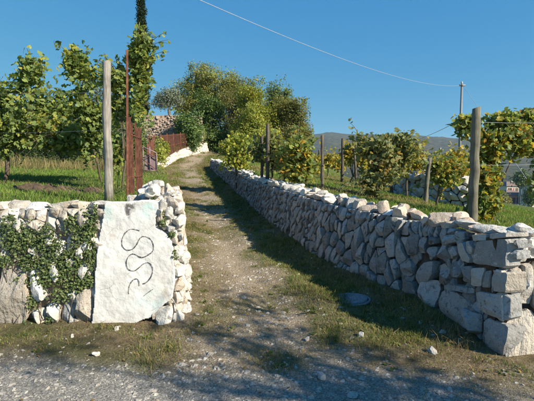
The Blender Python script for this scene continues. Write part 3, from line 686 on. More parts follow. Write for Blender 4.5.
# ---- retaining wall, kerb and field wall further off
wmB = WallMap([(-24, 31.6), (-14, 31.1), (-9, 30.9), (-6.4, 30.9), (-5.0, 31.6)], lambda s: 2.35, side=-1, batter=.08, zb=[3.45] * 5)
wallB = thing('retaining_wall', (-8, 31.2, 3.4), 'old rubble retaining wall above the rusty fence in the distance', 'stone wall')
part(wallB, 'rubble_core', *wmB.core(.5, -.02, .02, 40), M_back); jb = Join()
for i, P in enumerate(fill_wall(wmB, lambda s, t: .07 if s > 14 else .25, lambda s, t: (s * .35, t), lambda u, v: (u / .35, v), 51, 0, None, 9000)):
    Q = P.copy(); Q[:, 1] *= 2.35; jb.add(*stone_geo(Q, wmB, 4000 + i, random.Random(i).uniform(-.07, .05), .12, .07, .012))
part(wallB, 'stones', *jb.get(), M_back, kind='stuff')
kp = [(-6.35, 21.5), (-6.42, 24), (-6.3, 26), (-6.1, 28), (-5.7, 29.5), (-5.1, 31.0), (-4.6, 32)]
wmK = WallMap(kp, lambda s: float(np.interp(s, [0, 4, 8, 11], [.5, .55, .75, .8])), side=-1, batter=.25, zb=[float(np.interp(y, LY, LZ)) - .06 for x, y in kp])
wallK = thing('kerb_wall', (-6.3, 25, 1.7), 'low whitish stone kerb wall rising under the rusty fence up the lane', 'stone wall')
part(wallK, 'rubble_core', *wmK.core(.3, -.05, .03), M_curb)
for i, P in enumerate(fill_wall(wmK, lambda s, t: .3, lambda s, t: (s, t), lambda u, v: (u, v), 61, 0, None, 3000)):
    Q = P.copy(); Q[:, 1] *= np.array([wmK.hh(s) for s in Q[:, 0]]); part(wallK, 'stone', *stone_geo(Q, wmK, 4600 + i, 0, .12, .018, .004), M_curb)
fw = [at(388, 184, 13.5), at(402, 192, 12.4), at(430, 202, 11.2), at(455, 210, 10.6), at(474, 216, 10.4)]
wmW = WallMap([(p[0], p[1]) for p in fw], lambda s: float(np.interp(s, [0, 1.2, 3, 6], [.45, .75, .7, .6])), side=-1, batter=.15)
wallW = thing('rubble_field_wall', (fw[2][0], fw[2][1], tz(fw[2][0], fw[2][1])), 'tumbled white boulder wall across the vineyard slope behind the leaning stake', 'stone wall')
part(wallW, 'rubble_core', *wmW.core(.4, -.12), M_core)
for i, P in enumerate(fill_wall(wmW, lambda s, t: .26, lambda s, t: (s * 1.25 + .3 * t, t), lambda u, v: ((u - .3 * v) / 1.25, v), 71, 0, None, 3000)):
    Q = P.copy(); Q[:, 1] *= np.array([wmW.hh(s) for s in Q[:, 0]]); part(wallW, 'stone', *stone_geo(Q, wmW, 4800 + i, random.Random(i).uniform(-.1, .08), .16, .08, .012), M_white)
rc = random.Random(23)
for i in range(26):
    s = rc.random() * wmW.L; w = wmW(s, wmW.hh(s) + .02, -.25 + rc.uniform(-.15, .15)); z_ = rc.uniform(.2, .42); part(wallW, 'boulder', *rock_geo(w, (z_, z_ * .8, z_ * .7), 4900 + i), M_white)

# ------------------------------------------------------------------ foliage helpers
T_GRAPE = np.array([(0, -.12, 0), (.22, -.5, -.04), (.5, -.22, -.1), (.42, .18, -.06), (.22, .28, 0), (0, .58, -.08), (-.22, .28, 0), (-.42, .18, -.06), (-.5, -.22, -.1), (-.22, -.5, -.04)])
F_GRAPE = np.array([(0, i, i + 1) for i in range(1, 9)])
T_OVAL = np.array([(0, -.5, 0), (.3, 0, -.05), (0, .5, 0), (-.3, 0, -.05)]); F_OVAL = np.array([(0, 1, 2), (0, 2, 3)])
T_NARROW = np.array([(0, -.5, 0), (.13, 0, 0), (0, .5, 0), (-.13, 0, 0)])
def leaves(C, size, T, F, rg, droop=.35, face=None, out=None):
    n = len(C); nrm = rg.normal(size=(n, 3)); nrm[:, 2] += droop
    if out is not None: nrm = nrm * .75 + out
    if face is not None: nrm = nrm * .8 + np.asarray(face)
    nrm /= np.linalg.norm(nrm, axis=1)[:, None] + 1e-9
    a = rg.normal(size=(n, 3)); a -= nrm * (a * nrm).sum(1)[:, None]; a /= np.linalg.norm(a, axis=1)[:, None] + 1e-9; b = np.cross(nrm, a)
    sz = size * rg.uniform(.6, 1.25, n)
    V = C[:, None, :] + (T[None, :, 0:1] * a[:, None, :] + T[None, :, 1:2] * b[:, None, :] + T[None, :, 2:3] * nrm[:, None, :]) * sz[:, None, None]
    return V.reshape(-1, 3), (F[None] + (np.arange(n) * len(T))[:, None, None]).reshape(-1, F.shape[1])
def cloud(blobs, n_cl, per, sigma, rg, shell=.55, flat=1.0):
    W = np.array([b[6] if len(b) > 6 else b[3] * b[4] * b[5] for b in blobs], float); W /= W.sum(); pick = rg.choice(len(blobs), n_cl, p=W)
    B = np.array([b[:6] for b in blobs])[pick]; d = rg.normal(size=(n_cl, 3)); d /= np.linalg.norm(d, axis=1)[:, None]
    r = rg.random(n_cl) ** shell * rg.uniform(.8, 1.04, n_cl); cc = B[:, :3] + d * r[:, None] * B[:, 3:6]
    C = np.repeat(cc, per, 0); s = np.repeat(rg.uniform(.5, 1.4, n_cl), per)[:, None] * sigma
    return C + np.clip(rg.normal(size=C.shape), -1.5, 1.5) * s * np.array([1, 1, flat]), cc
def wob(p, q, n, amp, seed):
    rg = np.random.default_rng(seed); t = np.linspace(0, 1, n)[:, None]; P = np.asarray(p) * (1 - t) + np.asarray(q) * t
    w = np.cumsum(rg.normal(size=(n, 3)), 0) * amp / math.sqrt(n); w -= w[0]; w[:, 2] *= .3; return P + w * (1 - (t - .0) * .3)
def tree(name, label, base_, blobs, mat, leaf, n_cl, per, sigma, seed, trunk_r, bark=M_bark, T=T_OVAL, F=F_OVAL, group=None, cat='tree', shell=.5, crownname='crown', limbs=7, shoots=0, shoot_len=1.0, outw=.9):
    rg = np.random.default_rng(seed); r = thing(name, base_, label, cat, group); J = Join(); b0 = np.array(base_, float)
    ctr = np.average([b[:3] for b in blobs], axis=0, weights=[b[3] for b in blobs]); zmin = min(b[2] - b[5] for b in blobs)
    fork = b0 * .6 + ctr * .4; fork[2] = max(b0[2] + .25 * (ctr[2] - b0[2]), min(zmin + .2, ctr[2])); J.add(*tube(wob(b0 - [0, 0, .15], fork, 7, trunk_r * .9, seed), np.linspace(trunk_r * 1.25, trunk_r * .75, 7), 8, .25, seed=seed))
    C, cc = cloud(blobs, n_cl, per, sigma, rg, shell)
    for k in rg.choice(len(cc), min(limbs, len(cc)), replace=False):
        J.add(*tube(wob(fork, cc[k], 7, trunk_r * 1.5, seed + int(k)), np.linspace(trunk_r * .55, trunk_r * .1, 7), 5, .2, seed=int(k)))
    sh = []; JS = Join()
    for k in range(shoots):
        p0_ = cc[rg.integers(len(cc))]; d_ = (p0_ - ctr) * np.array([1, 1, .6]) + np.array([0, 0, .25]) + rg.normal(size=3) * .2; d_ /= np.linalg.norm(d_); L_ = rg.uniform(.25, .75) * shoot_len
        Q_ = np.array([p0_ + d_ * L_ * u + np.array([0, 0, -.35 * L_ * u * u]) for u in np.linspace(0, 1, 7)]); JS.add(*tube(Q_, np.linspace(.006, .003, 7), 4))
        m_ = int(L_ / leaf * 1.6) + 1; sh.append(np.array([Q_[0] + (Q_[-1] - Q_[0]) * u for u in rg.random(m_)]) + rg.normal(size=(m_, 3)) * leaf * .45)
    part(r, 'trunk', *J.get(), bark)
    if sh: C = np.vstack([C] + sh); part(r, 'shoots', *JS.get(), bark, kind='stuff')
    od = C - ctr; od[:, 2] *= .8; od /= np.linalg.norm(od, axis=1)[:, None] + 1e-6
    V, F_ = leaves(C, leaf, T, F, rg, out=od * outw); part(r, crownname, V, F_, mat, False, kind='stuff'); return r
def vine(label, bx, by, blobs, mat, seed, leaf=.115, n_cl=150, per=16, sigma=.12, trunk_r=.028, group=None, sl=1.15):
    n_cl = int(n_cl * .8); z = tz(bx, by); return tree('grape_vine', label, (bx, by, z), blobs, mat, leaf, n_cl, per, sigma, seed, trunk_r, M_bark, T_GRAPE, F_GRAPE, group, 'vine', .8, 'foliage', 9, int(n_cl * .3), sl, .3)
def bl(px, py, Y, rpx, rpy, ry=None, w=None):
    p = at(px, py, Y); k = Y / FPX; b = [p[0], p[1], p[2], rpx * k, ry if ry else rpx * k * .8, rpy * k]
    return tuple(b + ([w] if w else []))
def post(name, label, px, py0, py1, Y, r, mat, lean=0.0, group='trellis posts of the vineyard', top_px=None):
    b = at(px, py1, Y); b[2] = min(b[2], tz(b[0], Y)) - .02; t = at(top_px if top_px is not None else px, py0, Y)
    P = wob(b, t, 9, r * .35, int(px * 7)); V, F = tube(P, np.linspace(r * 1.08, r * .9, 9) * (1 + .08 * np.sin(np.arange(9) * 2.3 + px)), 12, .3, seed=int(px)); V[-12:, 2] += (V[-12:, 0] - P[-1][0]) * .35
    return tag(obj(name, V, F, mat, True, tuple(b)), label, 'post', group)

# ------------------------------------------------------------------ posts, pole, wires
post('wooden_post', 'pale weathered wooden post standing behind the left wall', 109, 62, 196, 5.0, .051, M_wood_pale, top_px=105.5)
post('wooden_post', 'thick greenish wooden post standing close behind the right wall', 470.5, 108, 231, 5.2, .056, M_wood, top_px=476)
post('wooden_stake', 'slim dark stake rising behind the lane wall left of the bushy olive vine', 322, 135, 198, 8.6, .034, M_wood_dark)
post('wooden_stake', 'left stake of the dark pair standing above the lane wall', 262, 136, 180, 11.5, .045, M_wood_dark)
post('wooden_stake', 'right stake of the dark pair standing above the lane wall', 267.5, 124, 181, 11.0, .055, M_wood_dark)
post('wooden_stake', 'dark upright stake beside the yellow vine under the hill crest', 342, 138, 177, 15.5, .06, M_wood_dark)
post('wooden_stake', 'dark stake leaning left at the edge of the olive vine', 357, 139, 178, 15, .05, M_wood_dark, top_px=353)
post('wooden_stake', 'thin far stake in front of the hill beside the slim dark stake', 319, 150, 178, 22, .06, M_wood_dark)
post('wooden_stake', 'brown stake leaning right in front of the white boulder wall', 424, 158, 208, 9.3, .05, M_wood, top_px=429)
post('wooden_stake', 'short dark stake under the right side of the olive vine', 392, 166, 187, 12.4, .05, M_wood_dark, top_px=389)
post('concrete_post', 'pale slim concrete post rising beyond the vines under the hill', 440, 148, 196, 19, .055, M_wood_pale)
def wire(name, label, pts, r, group=None):
    V, F = tube(np.array(pts), r, 5); return tag(obj(name, V, F, M_wire, True, tuple(pts[0])), label, 'wire', group)
pb = at(462, 84, 22); ground_p = tz(pb[0], 22)
pole = thing('utility_pole', (pb[0], 22, ground_p - .3), 'tall thin metal utility pole beyond the vines on the right', 'pole')
part(pole, 'shaft', *tube([(pb[0], 22, ground_p - .3), (pb[0], 22, pb[2] + .1)], [.085, .055], 10), M_pole)
part(pole, 'crossarm', *box(pb[0] - .16, pb[0] + .16, 21.93, 21.99, pb[2] - .12, pb[2] - .04), M_pole)
part(pole, 'insulator', *tube([(pb[0] - .05, 21.92, pb[2] - .04), (pb[0] - .05, 21.92, pb[2] + .12)], [.035, .03], 8), M_wire)
A = np.array([pb[0] - .05, 21.92, pb[2]]); B = np.array([xat(203, 6.0), 6.0]); pts = []; wd = (B - A[:2])
def on_line(px):  # plan parameter where the wire crosses this column
    k = (px - 267) / FPX; return (k * A[1] - A[0]) / (wd[0] - k * wd[1])
obs = []
for px, py in ((203, 0), (299, 43), (379, 72), (462, 85)):
    t = on_line(px); y_ = A[1] + wd[1] * t; obs.append((t, at(px, py, y_)[2]))
co = np.polyfit([o[0] for o in obs], [o[1] for o in obs], 2)
for t in np.linspace(0, 1.7, 60): q = A[:2] + wd * t; pts.append((q[0], q[1], np.polyval(co, t)))
pts[0] = tuple(A)
wire('overhead_wire', 'pale overhead wire sagging across the sky from the pole', pts, .0045)
G = at(534, 190, 16); wire('guy_wire', 'thin stay wire dropping from the pole top behind the vine', [A + (G - A) * t for t in np.linspace(0, 1, 8)], .008)
H0 = at(462, 119, 22); H1 = at(380, 140, 60); wire('overhead_wire', 'faint lower wire running from the pole towards the hill', [H0 + (H1 - H0) * t - np.array([0, 0, .9]) * 4 * t * (1 - t) for t in np.linspace(0, 1, 20)], .016)

TW = 'trellis wires strung between the vines'
for lab, a_, b_ in (('upper trellis wire running left from the pale wooden post', (106, 92, 5.0), (-60, 92, 9.0)), ('lower trellis wire running left from the pale wooden post', (107, 130, 5.0), (-60, 132, 9.0)), ('upper trellis wire running right from the thick greenish post', (475, 122, 5.2), (600, 120, 7.4)), ('lower trellis wire running right from the thick greenish post', (473, 165, 5.2), (600, 160, 7.4))):
    p_, q_ = at(*a_), at(*b_); wire('trellis_wire', lab, [p_ + (q_ - p_) * t - np.array([0, 0, .12 * t * (1 - t)]) for t in np.linspace(0, 1, 12)], .0016, TW)
# ------------------------------------------------------------------ rusty fence and gate on the left
fence = thing('rusty_fence', (-1.93, 5.5, 1.2), 'rusty upright bar panel with a tall corner post behind the stone heap', 'fence')
p0, p1 = at(127, 186, 5.5), at(127, 50, 5.5)
part(fence, 'corner_post', *tube([(p0[0], 5.5, 1.15), (p1[0], 5.5, p1[2])], .020, 4), M_rust, False)
for i in (0, 1, 2, 4, 5, 6, 7):
    u = i / 7; Y = 5.55 + .9 * u; x = xat(129.5 + 12 * u, Y); zt = EYE + (170 - np.interp(u, [0, 1], [118, 130])) / 400 * Y; zb_ = tz(x, Y) - .03
    part(fence, 'slat', *box(x - .0125, x + .0125, Y - .004, Y + .004, zb_, zt + .03 * math.sin(i * 2.1)), M_rust, False)
for z_ in (1.5, 2.1):
    a, b = (xat(128, 5.52), 5.52, z_), (xat(142, 6.5), 6.5, z_); part(fence, 'rail', *tube([a, b], .012, 6), M_rust)
gate = thing('metal_gate', (xat(150, 13), 13, 1.5), 'faded mauve metal gate with crossed braces behind the stone heap', 'gate')
gx0, gx1, gz1 = xat(143.5, 13), xat(156.5, 13), EYE + 23 / 400 * 13; gz0 = tz(gx0, 13) + .02
gz1r = EYE + 17 / 400 * 13
for nm, a, b in (('frame_upright', (gx0, 13, gz0), (gx0, 13, gz1)), ('frame_upright', (gx1, 13.05, gz0), (gx1, 13.05, gz1r)), ('frame_upright', ((gx0 + gx1) / 2, 13.02, gz0), ((gx0 + gx1) / 2, 13.02, gz1)), ('frame_rail', (gx0, 13, gz1), (gx1, 13.05, gz1r)), ('frame_rail', (gx0, 13, gz0 + .05), (gx1, 13.05, gz0 + .05)),
                 ('brace', (gx0, 12.99, gz1 - .05), (gx1, 13.03, (gz0 + gz1) / 2)), ('brace', (gx0, 12.985, (gz0 + gz1) / 2), (gx1, 13.03, gz0 + .06)), ('brace', (gx0, 12.98, (gz0 + gz1) / 2 + .05), (gx1, 13.02, gz1r - .05))):
    part(gate, nm, *tube([a, b], .018 if nm != 'brace' else .012, 6), M_rust if nm == 'brace' else M_gate)
part(gate, 'sheet', *box(gx0 + .02, gx1 - .02, 13.06, 13.07, gz0 + .06, gz1r - .06), M_gate, False)
f2 = thing('rusty_fence', (-6.5, 24, 2.1), 'long rusty upright fence running up the lane on the white kerb', 'fence')
FP = [(-4.15, 14.0), (-5.2, 18.5), (-6.5, 22), (-6.62, 24), (-6.5, 26), (-6.3, 28), (-5.9, 29.5), (-5.3, 31.0)]
FP = np.array(FP); FSg = np.concatenate([[0], np.cumsum(np.hypot(*np.diff(FP, axis=0).T))])
npost = 15
for i in range(npost):
    s = FSg[-1] * i / (npost - 1); x, y = np.interp(s, FSg, FP[:, 0]), np.interp(s, FSg, FP[:, 1]); g_ = max(tz(x, y), float(np.interp(y, LY, LZ)) + .4 if y > 21 else 0)
    tp = EYE + (170 - np.interp(y, [14, 18.5, 24, 31], [146, 139, 136, 133])) / 400 * y
    part(f2, 'post', *tube([(x, y, g_ - .2), (x, y, tp + .08)], .03, 6), M_rust)
    if i < npost - 1:
        s2 = FSg[-1] * (i + 1) / (npost - 1); x2, y2 = np.interp(s2, FSg, FP[:, 0]), np.interp(s2, FSg, FP[:, 1]); g2 = max(tz(x2, y2), float(np.interp(y2, LY, LZ)) + .4 if y2 > 21 else 0)
        tp2 = EYE + (170 - np.interp(y2, [14, 18.5, 24, 31], [146, 139, 136, 133])) / 400 * y2; J = Join()
        nb = 5 if i < 9 else 10
        for k in range(1, nb):
            u = k / nb; a = (x + (x2 - x) * u, y + (y2 - y) * u); J.add(*box(a[0] - .014, a[0] + .014, a[1] - .014, a[1] + .014, g_ + (g2 - g_) * u, tp + (tp2 - tp) * u))
        for h in (.12, .5, .95):
            J.add(*tube([(x, y, g_ + (tp - g_) * h), (x2, y2, g2 + (tp2 - g2) * h)], .016, 5))
        part(f2, 'panel', *J.get(), M_rust, False)

# ------------------------------------------------------------------ vines and trees
V_ = vine
V_('grape vine with yellowing leaves at the left edge of the picture', xat(4, 8.2), 8.2, [bl(2, 105, 8.2, 24, 24), bl(26, 88, 8.2, 20, 22), bl(32, 72, 8.2, 8, 10, None, .1), bl(20, 120, 8.0, 28, 18), bl(45, 108, 8.3, 14, 22), bl(-25, 105, 8.3, 24, 30), bl(8, 138, 8.0, 20, 10, None, .1), bl(48, 118, 8.3, 12, 22, None, .25), bl(-5, 125, 8.1, 18, 22, None, .4)], L_vine_green, 101, .10, 330, 15, .13, .04)
V_('tall green grape vine just left of the pale wooden post', xat(103, 8.6), 8.6, [bl(78, 92, 8.6, 15, 22), bl(75, 64, 8.6, 5, 13, None, .08), bl(64, 110, 8.4, 20, 22), bl(88, 108, 8.5, 9, 22), bl(58, 132, 8.2, 26, 12, None, .2), bl(92, 76, 8.5, 4, 8, None, .02), bl(96, 125, 8.6, 8, 22, None, .12), bl(80, 140, 8.4, 18, 12, None, .12)], L_vine_green, 102, .10, 290, 15, .12, .022)
V_('leafy grape vine climbing behind the tall rusty post', xat(121, 6.9), 6.9, [bl(140, 80, 6.9, 8, 22), bl(139, 58, 6.9, 4, 8, None, .02), bl(136, 104, 6.9, 8, 12), bl(119, 110, 7.0, 6, 22), bl(116, 150, 7.0, 5, 22), bl(146, 118, 6.9, 3, 9), bl(120, 82, 6.9, 3, 8, None, .015)], L_vine_green, 103, .085, 280, 16, .07, .02)
V_('dense grape vine with red and orange leaves behind the thick right post', xat(494, 6.3), 6.3, [bl(493, 145, 6.2, 15, 18), bl(515, 142, 6.3, 16, 18), bl(489, 178, 6.2, 11, 20), bl(482, 160, 6.3, 6, 24), bl(486, 200, 6.2, 8, 12), bl(468, 126, 6.0, 2, 5, None, .006), bl(502, 124, 6.3, 10, 5, None, .02), bl(484, 203, 6.2, 8, 9, None, .03)], L_vine_red, 104, .082, 390, 17, .075, .03, sl=.5)
V_('green grape vine at the right edge of the picture', xat(548, 6.6), 6.6, [bl(538, 145, 6.6, 18, 24), bl(560, 155, 6.6, 22, 28), bl(530, 122, 6.6, 9, 6, None, .06), bl(552, 182, 6.6, 14, 10, None, .12)], L_vine_mix, 105, .085, 230, 17, .085, .03, sl=.6)
V_('bushy dull olive grape vine standing in the middle of the right terrace', xat(373, 8.4), 8.4, [bl(378, 150, 8.4, 20, 14), bl(395, 150, 8.5, 16, 16), bl(366, 148, 8.4, 8, 12), bl(402, 160, 8.6, 10, 16), bl(383, 168, 8.4, 14, 14), bl(373, 188, 8.3, 6, 12, None, .03)], L_vine_olive, 106, .10, 230, 15, .10, .028)
V_('yellow green grape vine right of the bushy olive vine', xat(407, 11.2), 11.2, [bl(408, 155, 11.2, 11, 14), bl(400, 165, 11.2, 10, 14), bl(415, 162, 11.2, 6, 12)], L_vine_yellow, 107, .11, 110, 14, .11, .03)
V_('half bare grape vine growing right against the brown leaning stake', xat(438, 9.6), 9.6, [bl(438, 166, 9.6, 9, 12), bl(446, 176, 9.6, 14, 12), bl(455, 168, 9.7, 7, 12)], L_vine_mix, 108, .085, 95, 14, .10, .028)
V_('bright yellow grape vine at the foot of the utility pole', xat(456, 13), 13, [bl(456, 160, 13, 9, 11), bl(448, 168, 13, 9, 10), bl(460, 175, 13, 8, 12)], L_vine_yellow, 109, .12, 90, 14, .12, .03)
V_('yellow grape vine row far behind the slim dark stake', xat(328, 22), 22, [bl(330, 160, 22, 10, 9), bl(318, 163, 22, 9, 9), bl(338, 163, 22, 7, 8)], L_vine_yellow, 110, .15, 90, 14, .16, .04)
V_('golden grape vine between the dark upright stake and the olive vine', xat(349, 15.6), 15.6, [bl(349, 153, 15.6, 6, 12), bl(362, 160, 15.4, 8, 14), bl(366, 172, 15.4, 6, 10)], L_vine_yellow, 111, .13, 90, 14, .11, .03)
V_('yellowing grape vine hanging over the lane wall left of the slim dark stake', xat(296, 10.2), 10.2, [bl(298, 150, 10.2, 13, 18), bl(306, 165, 10.2, 8, 14), bl(290, 168, 10.2, 9, 12), bl(284, 150, 10.5, 6, 14), bl(298, 180, 10.2, 9, 7, None, .08)], L_vine_mix, 112, .115, 190, 15, .12, .03)
V_('scruffy grape vine wrapped round the dark pair of stakes', xat(272, 11.2), 11.2, [bl(275, 150, 11.2, 8, 16), bl(258, 152, 11.4, 5, 12), bl(278, 165, 11.2, 6, 10)], L_vine_olive, 113, .11, 90, 14, .11, .03)
V_('light green grape vine above the far lane wall left of the dark stakes', xat(236, 16), 16, [bl(236, 148, 16, 12, 12), bl(225, 150, 16, 8, 12), bl(247, 150, 16, 8, 12), bl(236, 160, 16, 10, 6, None, .2)], L_tree_lime, 114, .13, 110, 15, .16, .035)

def bigtree(label, px, pyb, Y, blobs, mat, seed, n=300, per=44, sig=.30, leaf=.20, tr=.16, name='broadleaf_tree', shell=.42, bark=M_bark_grey):
    _r = random.Random(seed); blobs = list(blobs) + [(b[0] + b[3] * _r.uniform(-1, 1), b[1] + b[4] * _r.uniform(-1, .6), b[2] + b[5] * _r.uniform(-.5, 1.0), b[3] * .36, b[4] * .36, b[5] * .36, b[3] * b[4] * b[5] * .11) for b in blobs for _ in range(4)]; n = int(n * 1.5); per = 62; sig *= 1.05; leaf = .15; x = xat(px, Y); return tree(name, label, (x, Y, tz(x, Y) - .05), blobs, mat, leaf, n, per, sig, seed, tr, bark, shell=shell, limbs=12, group='trees at the top of the lane')
bigtree('tallest gold and green tree at the top of the lane', 212, 165, 39, [bl(205, 92, 39, 26, 24), bl(188, 95, 39, 16, 16), bl(222, 88, 39, 22, 20), bl(205, 74, 39, 16, 11), bl(200, 120, 39, 26, 26), bl(183, 112, 38.5, 11, 20)], L_tree_gold, 201, 430, 34, .28)
bigtree('dark ivy clad green tree overhanging the end of the lane', 212, 165, 34, [bl(208, 108, 34, 20, 16), bl(205, 130, 34, 18, 20), bl(215, 145, 33, 16, 18), bl(196, 148, 33.5, 12, 18), bl(206, 160, 33, 9, 8), bl(191, 132, 30.2, 10, 18, 1.0, 5), bl(183, 124, 30.2, 5, 8, .7, 1)], L_tree_ivy, 202, 380, 34, .22, .14)
bigtree('brownish green tree filling the middle of the tree clump', 240, 165, 38, [bl(240, 92, 38, 17, 14), bl(232, 108, 37, 18, 16), bl(246, 120, 37, 18, 22), bl(232, 135, 36, 18, 18)], L_tree_brown, 203, 300, 34, .28)
bigtree('yellow green tree in front of the middle of the tree clump', 255, 165, 33, [bl(254, 102, 33, 14, 16), bl(262, 122, 33, 16, 18), bl(246, 128, 32, 16, 18), bl(260, 145, 31, 18, 14), bl(240, 148, 31, 16, 12)], L_tree_lime, 204, 330, 34, .24, .15)
bigtree('dark green pointed tree right of the yellow green tree', 277, 165, 35, [bl(275, 95, 35, 10, 12), bl(280, 108, 35, 15, 14), bl(272, 125, 34.5, 16, 18), bl(288, 118, 35, 13, 14)], L_tree_mid, 205, 260, 34, .25, .15)
bigtree('low brown green tree at the right end of the tree clump', 297, 165, 33, [bl(294, 114, 33, 13, 14), bl(301, 130, 33, 11, 18), bl(290, 140, 32.5, 14, 18), bl(303, 152, 32, 9, 14), bl(275, 152, 31, 16, 10)], L_tree_brown, 206, 240, 34, .24, .15)
def upper(px, Y): x = xat(px, Y); return (x, Y, tz(x, Y) - .05)
tree('cypress_tree', 'tall slender dark cypress rising out of the top of the picture', upper(145, 35), [(upper(145, 35)[0], 35, z, .42 * (1 - max(0, (z - 12) / 9)) + .05, .42, .9) for z in np.arange(6.6, 19.5, .8)], L_cypress, .17, 900, 34, .12, 210, .12, T=T_NARROW * [1.6, 1, 1], cat='tree', shell=.6)
tree('olive_tree', 'grey green olive tree on the upper terrace beside the cypress', upper(170, 34), [bl(168, 96, 34, 12, 8), bl(160, 102, 34, 9, 7), bl(177, 100, 34, 7, 8)], L_olive, .15, 190, 28, .20, 211, .12, M_bark_grey, T=T_NARROW * [1.6, 1, 1])
for k, (lab, px, Y, rx, top) in enumerate([('grey green shrub showing beneath the left edge vine', 15, 19, 34, 112), ('feathery grey green shrub between the two left vines', 62, 18, 28, 100), ('grey green shrub behind the pale wooden post', 100, 17, 24, 88), ('dark shrub seen behind the tall rusty post', 130, 19, 16, 100)]):
    x = xat(px, Y); tree('olive_shrub', lab, (x, Y, tz(x, Y)), [bl(px, (top + 150) / 2, Y, rx, (160 - top) / 2), bl(px + rx * .4, 143, Y, rx * .8, 19), bl(px - rx * .5, 141, Y, rx * .8, 20)], L_olive_dark if k < 3 else L_tree_ivy, .13, 330, 30, .2, 220 + k, .07, M_bark_grey, T=T_NARROW * [1.7, 1, 1], group='shrubs along the back of the left terrace', cat='shrub', crownname='foliage')
tree('climbing_shrub', 'green climber growing through the rusty fence beside the mauve gate', (-6.6, 22, tz(-6.6, 22)), [bl(160, 155, 22, 5, 16), bl(164, 150, 23, 4, 12)], L_tree_lime, .12, 60, 26, .14, 230, .03, cat='shrub', crownname='foliage')
tree('small_shrub', 'small dark shrub at the end of the white kerb', (xat(203, 31), 31, tz(xat(203, 31), 31)), [bl(203, 157, 31, 5, 6)], L_tree_ivy, .12, 40, 24, .14, 231, .03, cat='shrub', crownname='foliage')
# the roadside tree behind the photographer's right shoulder, whose crown dapples the lane mouth
def shade_blob(px, py, h, r, rz=.35):
    d = ray(px, py); k = -EYE / d[2]; g_ = np.array([d[0] * k, d[1] * k]); off = h / math.tan(SUN_EL); a = np.array(SUN_AZ) / _l * off
    return (g_[0] + a[0], g_[1] + a[1], h, r, r, rz)
SHADE = [shade_blob(225, 298, 4.4, .22), shade_blob(300, 300, 4.5, .22), shade_blob(175, 372, 4.3, .2), shade_blob(400, 385, 4.2, .42), shade_blob(330, 382, 4.4, .40), shade_blob(265, 350, 4.0, .30), shade_blob(300, 335, 4.6, .32), shade_blob(255, 308, 4.2, .30), shade_blob(455, 397, 4.0, .32), shade_blob(225, 385, 4.4, .3), shade_blob(30, 356, 4.6, .22), shade_blob(100, 340, 4.4, .2), shade_blob(200, 330, 4.2, .24), shade_blob(360, 352, 4.3, .26)]
tree('roadside_tree', 'roadside tree out of view whose crown dapples the mouth of the lane', (5.4, -.9, 0), SHADE, L_tree_lime, .08, 135, 24, .15, 240, .055, M_bark_grey, cat='tree', shell=.7, limbs=14)

# ------------------------------------------------------------------ ivy over the left wall
def ivy():
    rg = np.random.default_rng(5); root = thing('ivy', (-2.4, 3.95, .0), 'dark green ivy creeping over the left rubble wall', 'ivy'); C = []; stems = Join()
    clumps = [(8,228,10,14),(15,245,14,12),(25,232,10,10),(35,245,12,10),(28,262,12,10),(42,280,12,10),(50,262,14,12),(60,275,14,10),(70,262,14,14),(80,245,12,18),(88,225,10,16),(90,250,8,24),(75,285,12,10),(60,295,10,8),(45,235,8,12),(86,280,8,10),(5,262,8,8),(33,300,7,8),(28,325,6,5),(52,320,5,5),(70,225,8,10),(55,245,8,8),(95,212,5,8), (160,212,5,5),(163,222,4,6),(172,235,4,6),(174,255,3,5),(-20,240,16,20),(-30,270,16,14),(18,285,8,8)]
    for px, py, rx, ry in clumps:
        rx *= .9; ry *= .88; n = int(rx * ry * 2.9)
        for _ in range(n):
            a = rg.random() * 6.28; q = rg.random() ** .6 * rg.choice([1, 1, 1, 1.5]); x, y = px + math.cos(a) * q * rx, py + math.sin(a) * q * ry
            s_, t_ = wmL.frompx(x, y)
            if t_ < .02 or (96 < x < 158): continue
            C.append(wmL(s_, t_, .03 + abs(rg.normal()) * .03 * (1 - q * .4)))
        s_, t_ = wmL.frompx(px, py)
        if rg.random() < .5: continue
        P = [wmL(s_ + rg.normal() * .02, u, .03) for u in np.linspace(0, max(.05, t_), 8)]
        stems.add(*tube(np.array(P) + rg.normal(size=(8, 3)) * .018, .0035, 5))
    part(root, 'stems', *stems.get(), M_bark, kind='stuff')
    V, F = leaves(np.array(C), .029, T_OVAL * [1.3, 1, 1], F_OVAL, rg, .5, (0, -1.1, .4)); part(root, 'foliage', V, F, L_ivy, False, kind='stuff')
ivy()

# ------------------------------------------------------------------ grass, litter, gravel
def blades(X, Y, h, w, rg, lean=.5, two=True):
    n = len(X); Z = terrain(X, Y); a = rg.random(n) * 6.283; H = h * rg.uniform(.4, 1.3, n); ln = rg.normal(size=(n, 2)) * lean * H[:, None]
    b = np.stack([np.cos(a), np.sin(a), np.zeros(n)], 1) * (w * rg.uniform(.6, 1.3, n))[:, None]; P = np.stack([X, Y, Z - .01], 1)
    if two:
        M = P + np.stack([ln[:, 0] * .35, ln[:, 1] * .35, H * .6], 1); T = P + np.stack([ln[:, 0], ln[:, 1], H], 1)
        V = np.stack([P - b, P + b, M + b * .7, M - b * .7, T], 1).reshape(-1, 3); k = np.arange(n)[:, None] * 5
        F = np.concatenate([k + [0, 1, 2], k + [0, 2, 3], k + [3, 2, 4]], 0)
    else:
        T = P + np.stack([ln[:, 0], ln[:, 1], H], 1); V = np.stack([P - b, P + b, T], 1).reshape(-1, 3); F = np.arange(n)[:, None] * 3 + [0, 1, 2]
    return V, F
def sow(n, x0, x1, y0, y1, dens, rg):
    # more blades where it is near: y drawn with density ~ 1/y
    u = rg.random(n); Y = y0 * (y1 / y0) ** u; X = rg.uniform(x0, x1, n); keep = rg.random(n) < dens(X, Y); return X[keep], Y[keep]
